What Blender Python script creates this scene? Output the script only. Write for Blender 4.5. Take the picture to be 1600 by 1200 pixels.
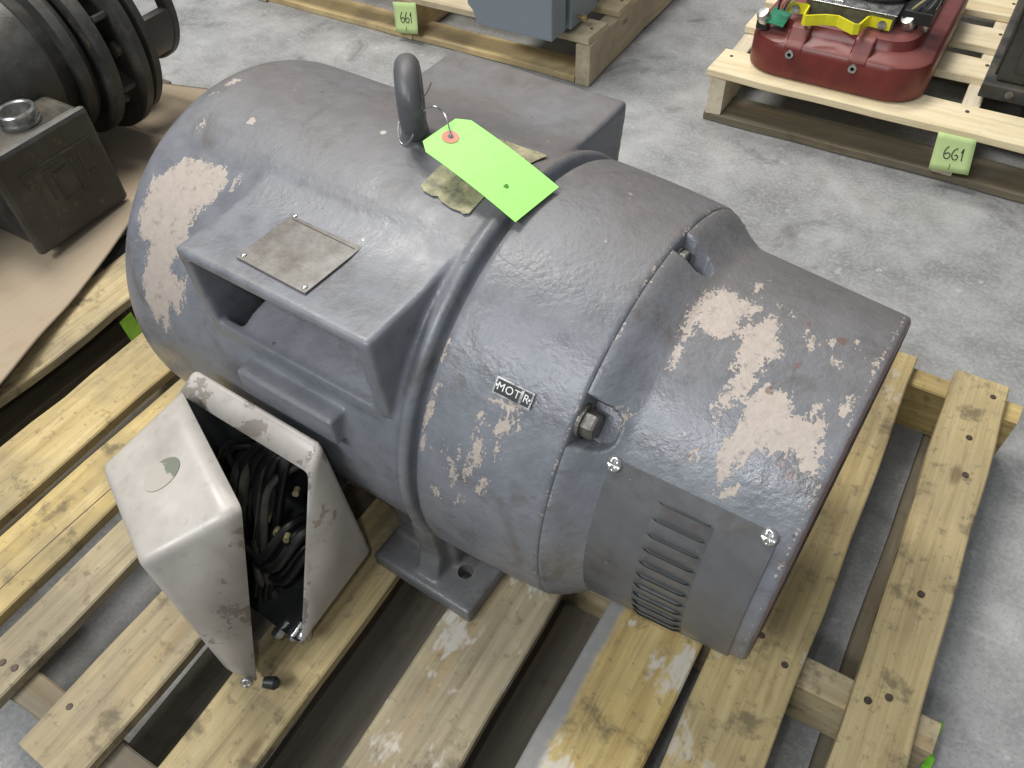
import bpy, bmesh, math, random
import numpy as np
from mathutils import Vector, Matrix

for o in list(bpy.data.objects):
    bpy.data.objects.remove(o, do_unlink=True)
scene = bpy.context.scene
COL = scene.collection
PI = math.pi
R_ = math.radians

# ------------------------------------------------------------------ camera
cd = bpy.data.cameras.new('camera')
cam = bpy.data.objects.new('camera', cd)
COL.objects.link(cam)
cd.sensor_fit = 'HORIZONTAL'
cd.sensor_width = 36.0
cd.lens = 36.0 * 1255.57 / 1600.0
cd.clip_start = 0.02
cd.clip_end = 200.0
cam.matrix_world = (Matrix.Translation((0, 0, 1.0212)) @
                    Matrix.Rotation(0.5837, 4, 'Z') @ Matrix.Rotation(0.7110, 4, 'X') @ Matrix.Rotation(-0.0558, 4, 'Z'))
scene.camera = cam

# ------------------------------------------------------------------ world and lamps
world = bpy.data.worlds.new('World')
scene.world = world
world.use_nodes = True
bg = world.node_tree.nodes['Background']
bg.inputs['Color'].default_value = (0.86, 0.93, 1.0, 1)
bg.inputs['Strength'].default_value = 0.26


def lamp(name, loc, target, size, size_y, power, col):
    ld = bpy.data.lights.new(name, 'AREA')
    ld.shape = 'RECTANGLE'
    ld.size = size
    ld.size_y = size_y
    ld.energy = power
    ld.color = col
    ob = bpy.data.objects.new(name, ld)
    COL.objects.link(ob)
    ob.location = loc
    d = Vector(target) - Vector(loc)
    ob.rotation_euler = d.to_track_quat('-Z', 'Y').to_euler()
    ob['kind'] = 'structure'
    return ob


lamp('ceiling_lamp', (-2.0, 1.0, 3.7), (-0.6, 0.6, 0), 0.7, 1.4, 88, (1.0, 0.97, 0.92))
lamp('ceiling_lamp', (-1.2, -2.2, 3.5), (-0.3, 0.4, 0), 2.4, 0.4, 112, (0.93, 0.97, 1.0))
lamp('ceiling_lamp', (-1.5, 2.8, 3.9), (-0.6, 2.0, 0), 1.8, 0.7, 74, (1.0, 0.98, 0.95))
# added fill light up and left of the lens, lifting the near side
fl = bpy.data.lights.new('lens_fill', 'POINT')
fl.energy = 4.5
fl.shadow_soft_size = 0.016
fl.color = (0.93, 0.97, 1.0)
flo = bpy.data.objects.new('lens_fill', fl)
COL.objects.link(flo)
flo.location = (-0.075, -0.005, 1.058)
flo['kind'] = 'structure'
scene.view_settings.view_transform = 'Standard'
scene.view_settings.look = 'None'
scene.view_settings.exposure = 0.0
scene.view_settings.gamma = 1.0
scene.render.engine = 'CYCLES'
scene.cycles.use_denoising = True
scene.cycles.max_bounces = 5
scene.cycles.diffuse_bounces = 3
scene.cycles.glossy_bounces = 2
scene.cycles.transmission_bounces = 1


# ------------------------------------------------------------------ node helper
class Mat:
    def __init__(s, name, rough=0.5, metal=0.0, spec=0.5):
        s.m = bpy.data.materials.new(name)
        s.m.use_nodes = True
        s.nt = s.m.node_tree
        s.b = s.nt.nodes['Principled BSDF']
        s.b.inputs['Roughness'].default_value = rough
        s.b.inputs['Metallic'].default_value = metal
        s.b.inputs['Specular IOR Level'].default_value = spec
        s._tc = None

    def n(s, t, **kw):
        nd = s.nt.nodes.new(t)
        for k, v in kw.items():
            setattr(nd, k, v)
        return nd

    def ln(s, a, b):
        s.nt.links.new(a, b)

    def setin(s, inp, val):
        if isinstance(val, bpy.types.NodeSocket):
            s.ln(val, inp)
        elif isinstance(val, (tuple, list)) and len(val) == 3 and inp.type == 'RGBA':
            inp.default_value = (*val, 1)
        else:
            inp.default_value = val

    def co(s, scale=(1, 1, 1), rnd=True):
        if s._tc is None:
            s._tc = s.n('ShaderNodeTexCoord')
            s._oi = s.n('ShaderNodeObjectInfo')
        mp = s.n('ShaderNodeMapping')
        mp.inputs['Scale'].default_value = scale
        s.ln(s._tc.outputs['Object'], mp.inputs['Vector'])
        if rnd:
            ml = s.n('ShaderNodeVectorMath', operation='MULTIPLY')
            s.ln(s._oi.outputs['Random'], ml.inputs[0])
            ml.inputs[1].default_value = (37.0, 53.0, 19.0)
            s.ln(ml.outputs[0], mp.inputs['Location'])
        return mp.outputs[0]

    def rnd(s):
        s.co()
        return s._oi.outputs['Random']

    def noise(s, scale, detail=4, rough=0.55, vec=None, dist=0.0):
        nd = s.n('ShaderNodeTexNoise')
        nd.inputs['Scale'].default_value = scale
        nd.inputs['Detail'].default_value = min(detail, 4)
        nd.inputs['Roughness'].default_value = rough
        nd.inputs['Distortion'].default_value = dist
        s.ln(vec if vec is not None else s.co(), nd.inputs['Vector'])
        return nd.outputs['Fac']

    def vor(s, scale, vec=None, feature='F1'):
        nd = s.n('ShaderNodeTexVoronoi', feature=feature)
        nd.inputs['Scale'].default_value = scale
        s.ln(vec if vec is not None else s.co(), nd.inputs['Vector'])
        return nd.outputs['Distance']

    def math(s, op, a, b=0.0, c=0.0, clamp=False):
        nd = s.n('ShaderNodeMath', operation=op, use_clamp=clamp)
        for i, x in enumerate((a, b, c)):
            s.setin(nd.inputs[i], x)
        return nd.outputs[0]

    def step(s, x, lo, hi, o0=0.0, o1=1.0):
        nd = s.n('ShaderNodeMapRange', interpolation_type='SMOOTHSTEP')
        s.setin(nd.inputs['Value'], x)
        nd.inputs['From Min'].default_value = lo
        nd.inputs['From Max'].default_value = hi
        nd.inputs['To Min'].default_value = o0
        nd.inputs['To Max'].default_value = o1
        return nd.outputs['Result']

    def mix(s, f, a, b, mode='MIX'):
        nd = s.n('ShaderNodeMix', data_type='RGBA', blend_type=mode)
        s.setin(nd.inputs[0], f)
        s.setin(nd.inputs[6], a)
        s.setin(nd.inputs[7], b)
        return nd.outputs[2]

    def ramp(s, f, stops):
        nd = s.n('ShaderNodeValToRGB')
        el = nd.color_ramp.elements
        while len(el) < len(stops):
            el.new(0.5)
        for e, (p, c) in zip(el, stops):
            e.position = p
            e.color = (*c, 1)
        s.setin(nd.inputs[0], f)
        return nd.outputs[0]

    def attr(s, name, typ='GEOMETRY'):
        nd = s.n('ShaderNodeAttribute', attribute_type=typ, attribute_name=name)
        return nd.outputs['Fac']

    def normal_z(s):
        g = s.n('ShaderNodeNewGeometry')
        sp = s.n('ShaderNodeSeparateXYZ')
        s.ln(g.outputs['Normal'], sp.inputs[0])
        return sp.outputs['Z']

    def xyz(s):
        s.co()
        sp = s.n('ShaderNodeSeparateXYZ')
        s.ln(s._tc.outputs['Object'], sp.inputs[0])
        return sp.outputs

    def bump(s, h, strength=0.3, dist=0.002):
        nd = s.n('ShaderNodeBump')
        nd.inputs['Strength'].default_value = strength
        nd.inputs['Distance'].default_value = dist
        s.ln(h, nd.inputs['Height'])
        s.ln(nd.outputs[0], s.b.inputs['Normal'])

    def col(s, c):
        s.setin(s.b.inputs['Base Color'], c)
        return s

    def rough(s, r):
        s.setin(s.b.inputs['Roughness'], r)
        return s


def simple(name, c, rough=0.5, metal=0.0, var=0.15, nscale=40, bump=0.1, spec=0.5):
    """plain colour broken up by two scales of noise"""
    a = Mat(name, rough, metal, spec)
    n1 = a.noise(nscale, 5)
    dark = tuple(x * (1 - 1.6 * var) for x in c)
    lite = tuple(min(1, x * (1 + var)) for x in c)
    a.col(a.ramp(n1, [(0.3, dark), (0.7, lite)]))
    a.rough(a.step(a.noise(nscale * 0.6, 3), 0.3, 0.7, max(0.05, rough - 0.1), min(1, rough + 0.12)))
    if bump:
        a.bump(a.noise(nscale * 6, 4), bump, 0.001)
    return a.m


# motor paint: grey enamel over a cream coat, worn through where the casting has been knocked
def motor_paint(name, base=(0.172, 0.179, 0.199), chips=True, dust=0.85, bumpy=0.5):
    a = Mat(name, 0.42, 0.0, 0.5)
    n_big = a.noise(9, 4, 0.6)
    n_mid = a.noise(38, 5, 0.6)
    n_fine = a.noise(220, 4, 0.6)
    c = a.ramp(n_mid, [(0.25, tuple(x * 0.80 for x in base)), (0.55, base), (0.8, tuple(x * 1.16 for x in base))])
    # settled brown shop dust on what faces up
    up = a.step(a.normal_z(), 0.45, 1.0)
    yv = a.xyz()[1]
    far = a.step(yv, -0.13, 0.05)
    dm = a.math('MULTIPLY', a.math('MULTIPLY', up, a.step(n_big, 0.2, 0.65, 0.45, 1.0)), a.math('MULTIPLY_ADD', far, 0.80, 0.20))
    c = a.mix(a.math('MULTIPLY', dm, dust), c, a.mix(n_mid, (0.098, 0.082, 0.071), (0.160, 0.138, 0.124)))
    # oily smudges
    sm = a.step(a.noise(16, 6, 0.75, dist=0.6), 0.50, 0.72)
    c = a.mix(a.math('MULTIPLY', sm, 0.55), c, (0.090, 0.072, 0.058))
    # pale specks and dark specks
    sp = a.step(a.noise(95, 3, 0.5), 0.735, 0.76)
    c = a.mix(a.math('MULTIPLY', sp, 0.45), c, (0.42, 0.38, 0.33))
    sp2 = a.step(a.noise(70, 3, 0.5, vec=a.co((1.0, 1.3, 0.8))), 0.74, 0.78)
    c = a.mix(a.math('MULTIPLY', sp2, 0.7), c, (0.05, 0.04, 0.04))
    h = a.math('ADD', a.math('MULTIPLY', n_fine, 0.45), a.math('MULTIPLY', a.noise(95, 3, 0.55), 0.85))
    rgh = a.step(n_mid, 0.25, 0.75, 0.24, 0.44)
    rgh = a.mix(dm, rgh, (0.6, 0.6, 0.6))
    if chips:
        w = a.attr('wear')
        nz = a.math('ADD', a.math('MULTIPLY', a.noise(60, 6, 0.78, vec=a.co((2.0, 0.8, 0.7))), 0.6), a.math('MULTIPLY', a.noise(330, 3, 0.6), 0.4))
        val = a.math('MULTIPLY_ADD', a.math('SUBTRACT', nz, 0.5), 2.1, w)
        gate = a.step(w, 0.01, 0.08)
        mask = a.math('MULTIPLY', a.step(val, 0.495, 0.525), gate)
        cream = a.mix(a.noise(120, 5, 0.65), (0.34, 0.285, 0.245), (0.47, 0.400, 0.345))
        dirt = a.step(a.noise(85, 6, 0.75), 0.54, 0.68)
        cream = a.mix(a.math('MULTIPLY', dirt, 0.6), cream, (0.17, 0.145, 0.13))
        c = a.mix(mask, c, cream)
        # rusty primer
        rr = a.attr('rust')
        rv = a.math('MULTIPLY_ADD', a.math('SUBTRACT', a.noise(90, 5, 0.7), 0.5), 1.0, rr)
        rm = a.math('MULTIPLY', a.step(rv, 0.46, 0.62), a.step(rr, 0.01, 0.1))
        c = a.mix(a.math('MULTIPLY', rm, 0.75), c, (0.145, 0.078, 0.062))
        h = a.math('SUBTRACT', h, a.math('MULTIPLY', mask, 0.5))
        rgh = a.mix(mask, rgh, (0.55, 0.55, 0.55))
    a.col(c)
    a.rough(rgh)
    a.bump(h, bumpy, 0.0022)
    return a.m


def wood(name, pale, mid, dark, grey=0.25, dirty=1.0):
    a = Mat(name, 0.75, 0.0, 0.25)
    rnd = a.rnd()
    g1 = a.noise(1.0, 6, 0.62, vec=a.co((70, 3.2, 60)), dist=0.4)
    g2 = a.noise(1.0, 5, 0.6, vec=a.co((260, 9, 220)))
    blot = a.noise(6.0, 5, 0.6)
    blot2 = a.noise(19.0, 5, 0.65)
    c = a.ramp(a.math('ADD', a.math('MULTIPLY', g1, 0.65), a.math('MULTIPLY', g2, 0.35)), [(0.30, dark), (0.50, mid), (0.72, pale)])
    c = a.mix(a.math('MULTIPLY', a.step(g2, 0.56, 0.72), 0.35), c, tuple(x * 0.5 for x in dark))
    hs = a.n('ShaderNodeHueSaturation')
    a.setin(hs.inputs['Saturation'], a.step(rnd, 0, 1, 0.78, 1.12))
    a.setin(hs.inputs['Value'], a.step(rnd, 0, 1, 0.86, 1.10))
    hs.inputs['Hue'].default_value = 0.5
    a.setin(hs.inputs['Color'], c)
    c = hs.outputs[0]
    gr = a.math('ADD', a.attr('tone', 'OBJECT'), grey)
    c = a.mix(a.math('MULTIPLY', a.step(blot, 0.36, 0.66), gr, clamp=True), c, (0.13, 0.118, 0.100))
    c = a.mix(a.math('MULTIPLY', a.step(blot2, 0.56, 0.70), 0.5 * dirty), c, (0.085, 0.070, 0.050))
    c = a.mix(a.math('MULTIPLY', a.step(a.noise(75, 4, 0.7), 0.56, 0.70), 0.40 * dirty), c, (0.12, 0.10, 0.07))
    # ochre resin bands
    c = a.mix(a.math('MULTIPLY', a.step(a.noise(1, 4, 0.5, vec=a.co((26, 1.4, 20))), 0.55, 0.75), 0.35), c, (0.36, 0.22, 0.08))
    # knots
    kn = a.vor(1.0, vec=a.co((9, 3.6, 9)))
    c = a.mix(a.math('MULTIPLY', a.step(kn, 0.03, 0.09, 1.0, 0.0), 0.6), c, (0.11, 0.06, 0.03))
    # dried white splashes
    wh = a.attr('white', 'OBJECT')
    wn = a.math('MULTIPLY_ADD', a.noise(12, 7, 0.72, vec=a.co((1.4, 0.8, 1))), 1.0, a.math('MULTIPLY', wh, 0.14))
    wn = a.math('MULTIPLY', a.step(wn, 0.66, 0.74), wh)
    c = a.mix(a.math('MULTIPLY', wn, 0.85), c, (0.62, 0.59, 0.54))
    # grey worn strip on one long edge of a board
    st = a.attr('strip', 'OBJECT')
    xs = a.xyz()[0]
    sv = a.step(a.math('ADD', xs, a.math('MULTIPLY', a.noise(30, 4), 0.012)), -0.037, -0.027, 1.0, 0.0)
    c = a.mix(a.math('MULTIPLY', a.math('MULTIPLY', sv, st), 0.9), c, a.mix(a.noise(60, 5), (0.19, 0.19, 0.20), (0.30, 0.30, 0.31)))
    a.col(c)
    a.rough(a.step(g2, 0.3, 0.7, 0.6, 0.85))
    a.bump(a.math('ADD', a.math('MULTIPLY', g1, 0.5), a.math('MULTIPLY', g2, 0.5)), 0.7, 0.002)
    return a.m


def concrete():
    a = Mat('concrete', 0.7, 0.0, 0.35)
    v = a.co(rnd=False)
    n1 = a.noise(1.6, 6, 0.62, vec=v)
    n2 = a.noise(9, 7, 0.68, vec=v)
    n3 = a.noise(130, 4, 0.6, vec=v)
    c = a.ramp(a.math('ADD', a.math('MULTIPLY', n1, 0.45), a.math('MULTIPLY', n2, 0.55)),
               [(0.32, (0.170, 0.168, 0.164)), (0.50, (0.305, 0.301, 0.293)), (0.66, (0.44, 0.434, 0.420))])
    c = a.mix(a.math('MULTIPLY', a.step(n3, 0.45, 0.62), 0.32), c, (0.46, 0.455, 0.445))
    c = a.mix(a.math('MULTIPLY', a.step(a.noise(230, 3, 0.5, vec=v), 0.54, 0.66), 0.26), c, (0.12, 0.118, 0.113))
    # pale scrapes
    s1 = a.noise(1.0, 5, 0.6, vec=a.co((5, 42, 5), rnd=False), dist=0.8)
    c = a.mix(a.math('MULTIPLY', a.step(s1, 0.66, 0.72), 0.5), c, (0.50, 0.49, 0.47))
    s2 = a.noise(24, 6, 0.7, vec=v)
    c = a.mix(a.math('MULTIPLY', a.step(s2, 0.63, 0.70), 0.55), c, (0.52, 0.51, 0.49))
    # brownish traffic dirt and dark oil
    c = a.mix(a.math('MULTIPLY', a.step(a.noise(3.1, 5, 0.6, vec=v), 0.52, 0.72), 0.45), c, (0.17, 0.158, 0.142))
    c = a.mix(a.math('MULTIPLY', a.step(a.noise(7.3, 6, 0.65, vec=v, dist=0.5), 0.56, 0.72), 0.5), c, (0.085, 0.083, 0.082))
    a.col(c)
    a.rough(a.step(n2, 0.3, 0.7, 0.55, 0.8))
    a.bump(a.math('ADD', a.math('MULTIPLY', n3, 0.6), n2), 0.25, 0.0015)
    return a.m


def cream_enamel():
    a = Mat('cream_enamel', 0.4)
    n1 = a.noise(16, 5, 0.6)
    c = a.ramp(n1, [(0.3, (0.38, 0.345, 0.310)), (0.7, (0.50, 0.460, 0.415))])
    ch = a.step(a.math('ADD', a.math('MULTIPLY', a.noise(26, 6, 0.7), 0.7), a.math('MULTIPLY', a.attr('wear'), 0.23)), 0.540, 0.570)
    c = a.mix(a.math('MULTIPLY', a.step(a.noise(60, 6, 0.7), 0.55, 0.72), 0.30), c, (0.22, 0.19, 0.165))
    under = a.mix(a.noise(40, 4), (0.15, 0.15, 0.14), (0.25, 0.195, 0.15))
    c = a.mix(a.math('MULTIPLY', ch, 0.75), c, under)
    dirt = a.step(a.noise(7, 6, 0.65), 0.5, 0.75)
    c = a.mix(a.math('MULTIPLY', dirt, 0.35), c, (0.19, 0.165, 0.14))
    a.col(c)
    a.rough(a.step(n1, 0.3, 0.7, 0.28, 0.45))
    a.bump(a.math('SUBTRACT', a.math('MULTIPLY', a.noise(150, 3), 0.15), a.math('MULTIPLY', ch, 0.6)), 0.25, 0.0015)
    return a.m


def dark_machine():
    a = Mat('dark_machine_paint', 0.45)
    n1 = a.noise(13, 6, 0.65)
    c = a.ramp(n1, [(0.3, (0.024, 0.024, 0.022)), (0.55, (0.050, 0.049, 0.045)), (0.8, (0.105, 0.097, 0.080))])
    up = a.step(a.normal_z(), 0.3, 1.0)
    c = a.mix(a.math('MULTIPLY', a.math('MULTIPLY', up, a.step(a.noise(22, 5), 0.3, 0.7)), 0.6), c, (0.135, 0.118, 0.085))
    c = a.mix(a.math('MULTIPLY', a.step(a.noise(34, 6, 0.7), 0.60, 0.72), 0.5), c, (0.20, 0.12, 0.055))
    a.col(c)
    a.rough(a.step(n1, 0.3, 0.7, 0.32, 0.6))
    a.bump(a.noise(120, 4), 0.3, 0.0015)
    return a.m


def cardboard():
    a = Mat('cardboard_brown', 0.85, 0, 0.2)
    n = a.noise(3, 6, 0.6)
    fl = a.noise(1, 3, 0.5, vec=a.co((130, 3, 3), rnd=False))
    c = a.mix(n, (0.33, 0.26, 0.18), (0.43, 0.345, 0.245))
    c = a.mix(a.math('MULTIPLY', a.step(fl, 0.4, 0.7), 0.15), c, (0.30, 0.21, 0.13))
    c = a.mix(a.math('MULTIPLY', a.step(a.noise(9, 5), 0.58, 0.75), 0.4), c, (0.20, 0.14, 0.09))
    a.col(c)
    a.bump(fl, 0.15, 0.001)
    return a.m


M = dict(
    paint=motor_paint('worn_grey_enamel'),
    paint_frame=motor_paint('worn_grey_enamel_frame', bumpy=0.22),
    paint_plain=motor_paint('grey_enamel', base=(0.150, 0.152, 0.155), chips=False, dust=0.9, bumpy=0.4),
    cover=motor_paint('vent_cover_enamel', base=(0.108, 0.109, 0.112), chips=False, dust=0.3, bumpy=0.12),
    cream=cream_enamel(),
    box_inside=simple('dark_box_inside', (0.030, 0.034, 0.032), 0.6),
    cable=simple('black_cable_rubber', (0.022, 0.022, 0.020), 0.45, var=0.4, nscale=30),
    cable_grey=simple('grey_cable_rubber', (0.085, 0.080, 0.062), 0.5, var=0.4, nscale=30),
    marker=simple('yellow_marker_sleeve', (0.33, 0.29, 0.15), 0.6),
    steel=simple('zinc_steel', (0.55, 0.55, 0.53), 0.28, 0.9, var=0.25, nscale=80),
    bolt=simple('grimy_bolt_steel', (0.20, 0.185, 0.165), 0.45, 0.55, var=0.35, nscale=90, bump=0.3),
    eye=motor_paint('eye_bolt_paint', base=(0.088, 0.090, 0.096), chips=False, dust=0.5, bumpy=0.15),
    rusty=simple('rusty_brown_steel', (0.105, 0.075, 0.058), 0.7, 0.2, var=0.4, nscale=50, bump=0.4),
    black=simple('black_plastic', (0.018, 0.018, 0.018), 0.4),
    wood=wood('weathered_pallet_wood', (0.66, 0.530, 0.290), (0.51, 0.390, 0.185), (0.30, 0.215, 0.098), 0.24, 1.25),
    wood_dark=wood('grimy_shaded_wood', (0.24, 0.205, 0.145), (0.165, 0.138, 0.095), (0.095, 0.076, 0.050), 0.4),  # real grime, deepened so the colour also carries the shade under the deck
    wood_new=wood('fresh_pallet_wood', (0.72, 0.59, 0.37), (0.62, 0.49, 0.28), (0.46, 0.34, 0.18), 0.02, 0.35),
    wood_pale=wood('pale_new_pallet_wood', (0.84, 0.74, 0.54), (0.76, 0.65, 0.44), (0.60, 0.47, 0.28), 0.0, 0.25),
    concrete=concrete(),
    dark=dark_machine(),
    card=cardboard(),
)

# ------------------------------------------------------------------ mesh helpers
def mesh(name, verts, faces, smooth=False):
    me = bpy.data.meshes.new(name)
    me.from_pydata([tuple(map(float, v)) for v in verts], [], [tuple(int(i) for i in f) for f in faces])
    me.validate()
    if smooth:
        me.polygons.foreach_set('use_smooth', [True] * len(me.polygons))
    return me


def obj(name, me, mat=None, parent=None, loc=(0, 0, 0), rot=(0, 0, 0)):
    o = bpy.data.objects.new(name, me)
    COL.objects.link(o)
    if mat is not None and me is not None:
        for q in (mat if isinstance(mat, (list, tuple)) else [mat]):
            me.materials.append(q)
    o.location = loc
    o.rotation_euler = rot
    if parent is not None:
        o.parent = parent
    return o


def thing(name, label, cat, loc=(0, 0, 0), rotz=0.0, group=None):
    o = obj(name, None, None, None, loc, (0, 0, rotz))
    return tag(o, label, cat, group)


def tag(o, label, cat, group=None):
    o['label'] = label
    o['category'] = cat
    if group:
        o['group'] = group
    return o


def bevel(o, w, seg=2, ang=35):
    md = o.modifiers.new('bevel', 'BEVEL')
    md.width = w
    md.segments = seg
    md.limit_method = 'ANGLE'
    md.angle_limit = R_(ang)
    md.harden_normals = False
    return o


def smooth_by_angle(me, ang=40):
    me.polygons.foreach_set('use_smooth', [True] * len(me.polygons))
    try:
        me.set_sharp_from_angle(angle=R_(ang))
    except Exception:
        pass
    return me


def bake(o):
    dg = bpy.context.evaluated_depsgraph_get()
    dg.update()
    me = bpy.data.meshes.new_from_object(o.evaluated_get(dg))
    o.modifiers.clear()
    o.data = me
    return me


def box_data(x0, x1, y0, y1, z0, z1, off=0):
    v = [(x0, y0, z0), (x1, y0, z0), (x1, y1, z0), (x0, y1, z0), (x0, y0, z1), (x1, y0, z1), (x1, y1, z1), (x0, y1, z1)]
    f = [(0, 3, 2, 1), (4, 5, 6, 7), (0, 1, 5, 4), (1, 2, 6, 5), (2, 3, 7, 6), (3, 0, 4, 7)]
    return v, [tuple(i + off for i in q) for q in f]


def box(name, x0, x1, y0, y1, z0, z1, mat, parent=None, bev=0.002, loc=(0, 0, 0), rot=(0, 0, 0)):
    v, f = box_data(x0, x1, y0, y1, z0, z1)
    o = obj(name, mesh(name, v, f), mat, parent, loc, rot)
    if bev:
        bevel(o, bev, 2)
    return o


def extrude_poly(pts, a0, a1, axis='X'):
    """closed polygon pts (p, q) extruded between a0 and a1 along axis; X: (a,p,q)  Z: (p,q,a)  Y: (p,a,q)"""
    n = len(pts)

    def mk(a, p):
        return {'X': (a, p[0], p[1]), 'Y': (p[0], a, p[1]), 'Z': (p[0], p[1], a)}[axis]
    v = [mk(a0, p) for p in pts] + [mk(a1, p) for p in pts]
    f = [tuple(range(n))[::-1], tuple(range(n, 2 * n))] + [(i, (i + 1) % n, n + (i + 1) % n, n + i) for i in range(n)]
    return v, f


def fix_normals(me):
    bm = bmesh.new()
    bm.from_mesh(me)
    bmesh.ops.recalc_face_normals(bm, faces=bm.faces)
    bm.to_mesh(me)
    bm.free()
    return me


def lathe_data(profile, seg, axis='X', closed_ends=True):
    """profile list of (a, r); r=0 collapses to a pole"""
    v, f, rings = [], [], []
    for a, r in profile:
        if r <= 1e-6:
            rings.append([len(v)])
            v.append((a, 0, 0))
        else:
            rings.append(list(range(len(v), len(v) + seg)))
            v += [(a, r * math.sin(2 * PI * k / seg), r * math.cos(2 * PI * k / seg)) for k in range(seg)]
    for A, B in zip(rings[:-1], rings[1:]):
        if len(A) == 1 and len(B) == 1:
            continue
        for k in range(seg):
            k2 = (k + 1) % seg
            if len(A) == 1:
                f.append((A[0], B[k], B[k2]))
            elif len(B) == 1:
                f.append((A[k], A[k2], B[0]) if False else (A[k2], A[k], B[0]))
            else:
                f.append((A[k], B[k], B[k2], A[k2]))
    if axis == 'Y':
        v = [(y, x, z) for x, y, z in v]
        f = [q[::-1] for q in f]
    elif axis == 'Z':
        v = [(z, y, x) for x, y, z in v]
        f = [q[::-1] for q in f]
    return v, f


def lathe(name, profile, seg, mat, parent=None, axis='X', loc=(0, 0, 0), rot=(0, 0, 0), ang=35):
    v, f = lathe_data(profile, seg, axis)
    me = fix_normals(mesh(name, v, f))
    smooth_by_angle(me, ang)
    return obj(name, me, mat, parent, loc, rot)


def catmull(pts, n=6):
    P = [Vector(p) for p in pts]
    P = [P[0] * 2 - P[1]] + P + [P[-1] * 2 - P[-2]]
    out = []
    for i in range(1, len(P) - 2):
        p0, p1, p2, p3 = P[i - 1:i + 3]
        for k in range(n):
            t = k / n
            out.append(0.5 * ((2 * p1) + (p2 - p0) * t + (2 * p0 - 5 * p1 + 4 * p2 - p3) * t * t + (3 * p1 - p0 - 3 * p2 + p3) * t ** 3))
    out.append(P[-2])
    return out


def tube_data(pts, r, seg=8, smooth_n=6, taper=None):
    C = catmull(pts, smooth_n) if smooth_n else [Vector(p) for p in pts]
    v, f = [], []
    t0 = (C[1] - C[0]).normalized()
    nrm = t0.orthogonal().normalized()
    for i, c in enumerate(C):
        t = (C[min(i + 1, len(C) - 1)] - C[max(i - 1, 0)]).normalized()
        nrm = (nrm - t * nrm.dot(t)).normalized()
        b = t.cross(nrm)
        rr = r if taper is None else r * taper(i / (len(C) - 1))
        v += [tuple(c + (nrm * math.cos(2 * PI * k / seg) + b * math.sin(2 * PI * k / seg)) * rr) for k in range(seg)]
    n = len(C)
    for i in range(n - 1):
        for k in range(seg):
            k2 = (k + 1) % seg
            f.append((i * seg + k, i * seg + k2, (i + 1) * seg + k2, (i + 1) * seg + k))
    f.append(tuple(range(seg))[::-1])
    f.append(tuple(range((n - 1) * seg, n * seg)))
    return v, f


def tube(name, pts, r, mat, parent=None, seg=8, smooth_n=6, loc=(0, 0, 0)):
    v, f = tube_data(pts, r, seg, smooth_n)
    me = fix_normals(mesh(name, v, f))
    smooth_by_angle(me, 50)
    return obj(name, me, mat, parent, loc)


def align(n, up=(0, 0, 1)):
    return Vector(n).to_track_quat('Z', 'Y').to_euler()


def pan_head_mesh(r, h, slot=True):
    seg, rings = 32, 7
    v, f = [(0, 0, h * (0.45 if slot else 1))], []
    for i in range(1, rings + 1):
        s = i / rings
        for k in range(seg):
            an = 2 * PI * k / seg
            x, y = r * s * math.cos(an), r * s * math.sin(an)
            z = h * math.sqrt(max(0, 1 - (s * 0.96) ** 2.6))
            if slot and s < 0.75 and (abs(x) < 0.17 * r or abs(y) < 0.17 * r):
                z *= 0.5
            v.append((x, y, z))
    for k in range(seg):
        f.append((0, 1 + k, 1 + (k + 1) % seg))
    for i in range(rings - 1):
        for k in range(seg):
            a, b = 1 + i * seg, 1 + (i + 1) * seg
            f.append((a + k, b + k, b + (k + 1) % seg, a + (k + 1) % seg))
    base = len(v)
    v += [(r * math.cos(2 * PI * k / seg), r * math.sin(2 * PI * k / seg), -0.002) for k in range(seg)]
    a = 1 + (rings - 1) * seg
    for k in range(seg):
        f.append((a + k, base + k, base + (k + 1) % seg, a + (k + 1) % seg))
    return mesh('pan_head', v, f, True)


def hex_mesh(r, h):
    pts = [(r * math.cos(PI / 3 * k), r * math.sin(PI / 3 * k)) for k in range(6)]
    top = [(0.9 * x, 0.9 * y) for x, y in pts]
    v = [(x, y, -0.002) for x, y in pts] + [(x, y, h * 0.85) for x, y in pts] + [(x, y, h) for x, y in top]
    f = [tuple(range(12, 18)), tuple(range(6))[::-1]]
    for k in range(6):
        k2 = (k + 1) % 6
        f += [(k, k2, 6 + k2, 6 + k), (6 + k, 6 + k2, 12 + k2, 12 + k)]
    # washer face under the head
    b = len(v)
    s = 24
    v += [(r * 1.25 * math.cos(2 * PI * k / s), r * 1.25 * math.sin(2 * PI * k / s), -0.003) for k in range(s)]
    v += [(r * 1.25 * math.cos(2 * PI * k / s), r * 1.25 * math.sin(2 * PI * k / s), 0.0012) for k in range(s)]
    f += [(b + k, b + (k + 1) % s, b + s + (k + 1) % s, b + s + k) for k in range(s)] + [tuple(range(b + s, b + 2 * s))]
    return mesh('hex_head', v, f)


def text_mesh(body, size, depth, spacing=1.0):
    cu = bpy.data.curves.new('lettering', 'FONT')
    cu.body = body
    cu.size = size
    cu.extrude = depth
    cu.space_character = spacing
    cu.align_x = 'CENTER'
    cu.align_y = 'CENTER'
    o = bpy.data.objects.new('lettering', cu)
    COL.objects.link(o)
    dg = bpy.context.evaluated_depsgraph_get()
    dg.update()
    me = bpy.data.meshes.new_from_object(o.evaluated_get(dg))
    bpy.data.objects.remove(o, do_unlink=True)
    return me


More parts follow.
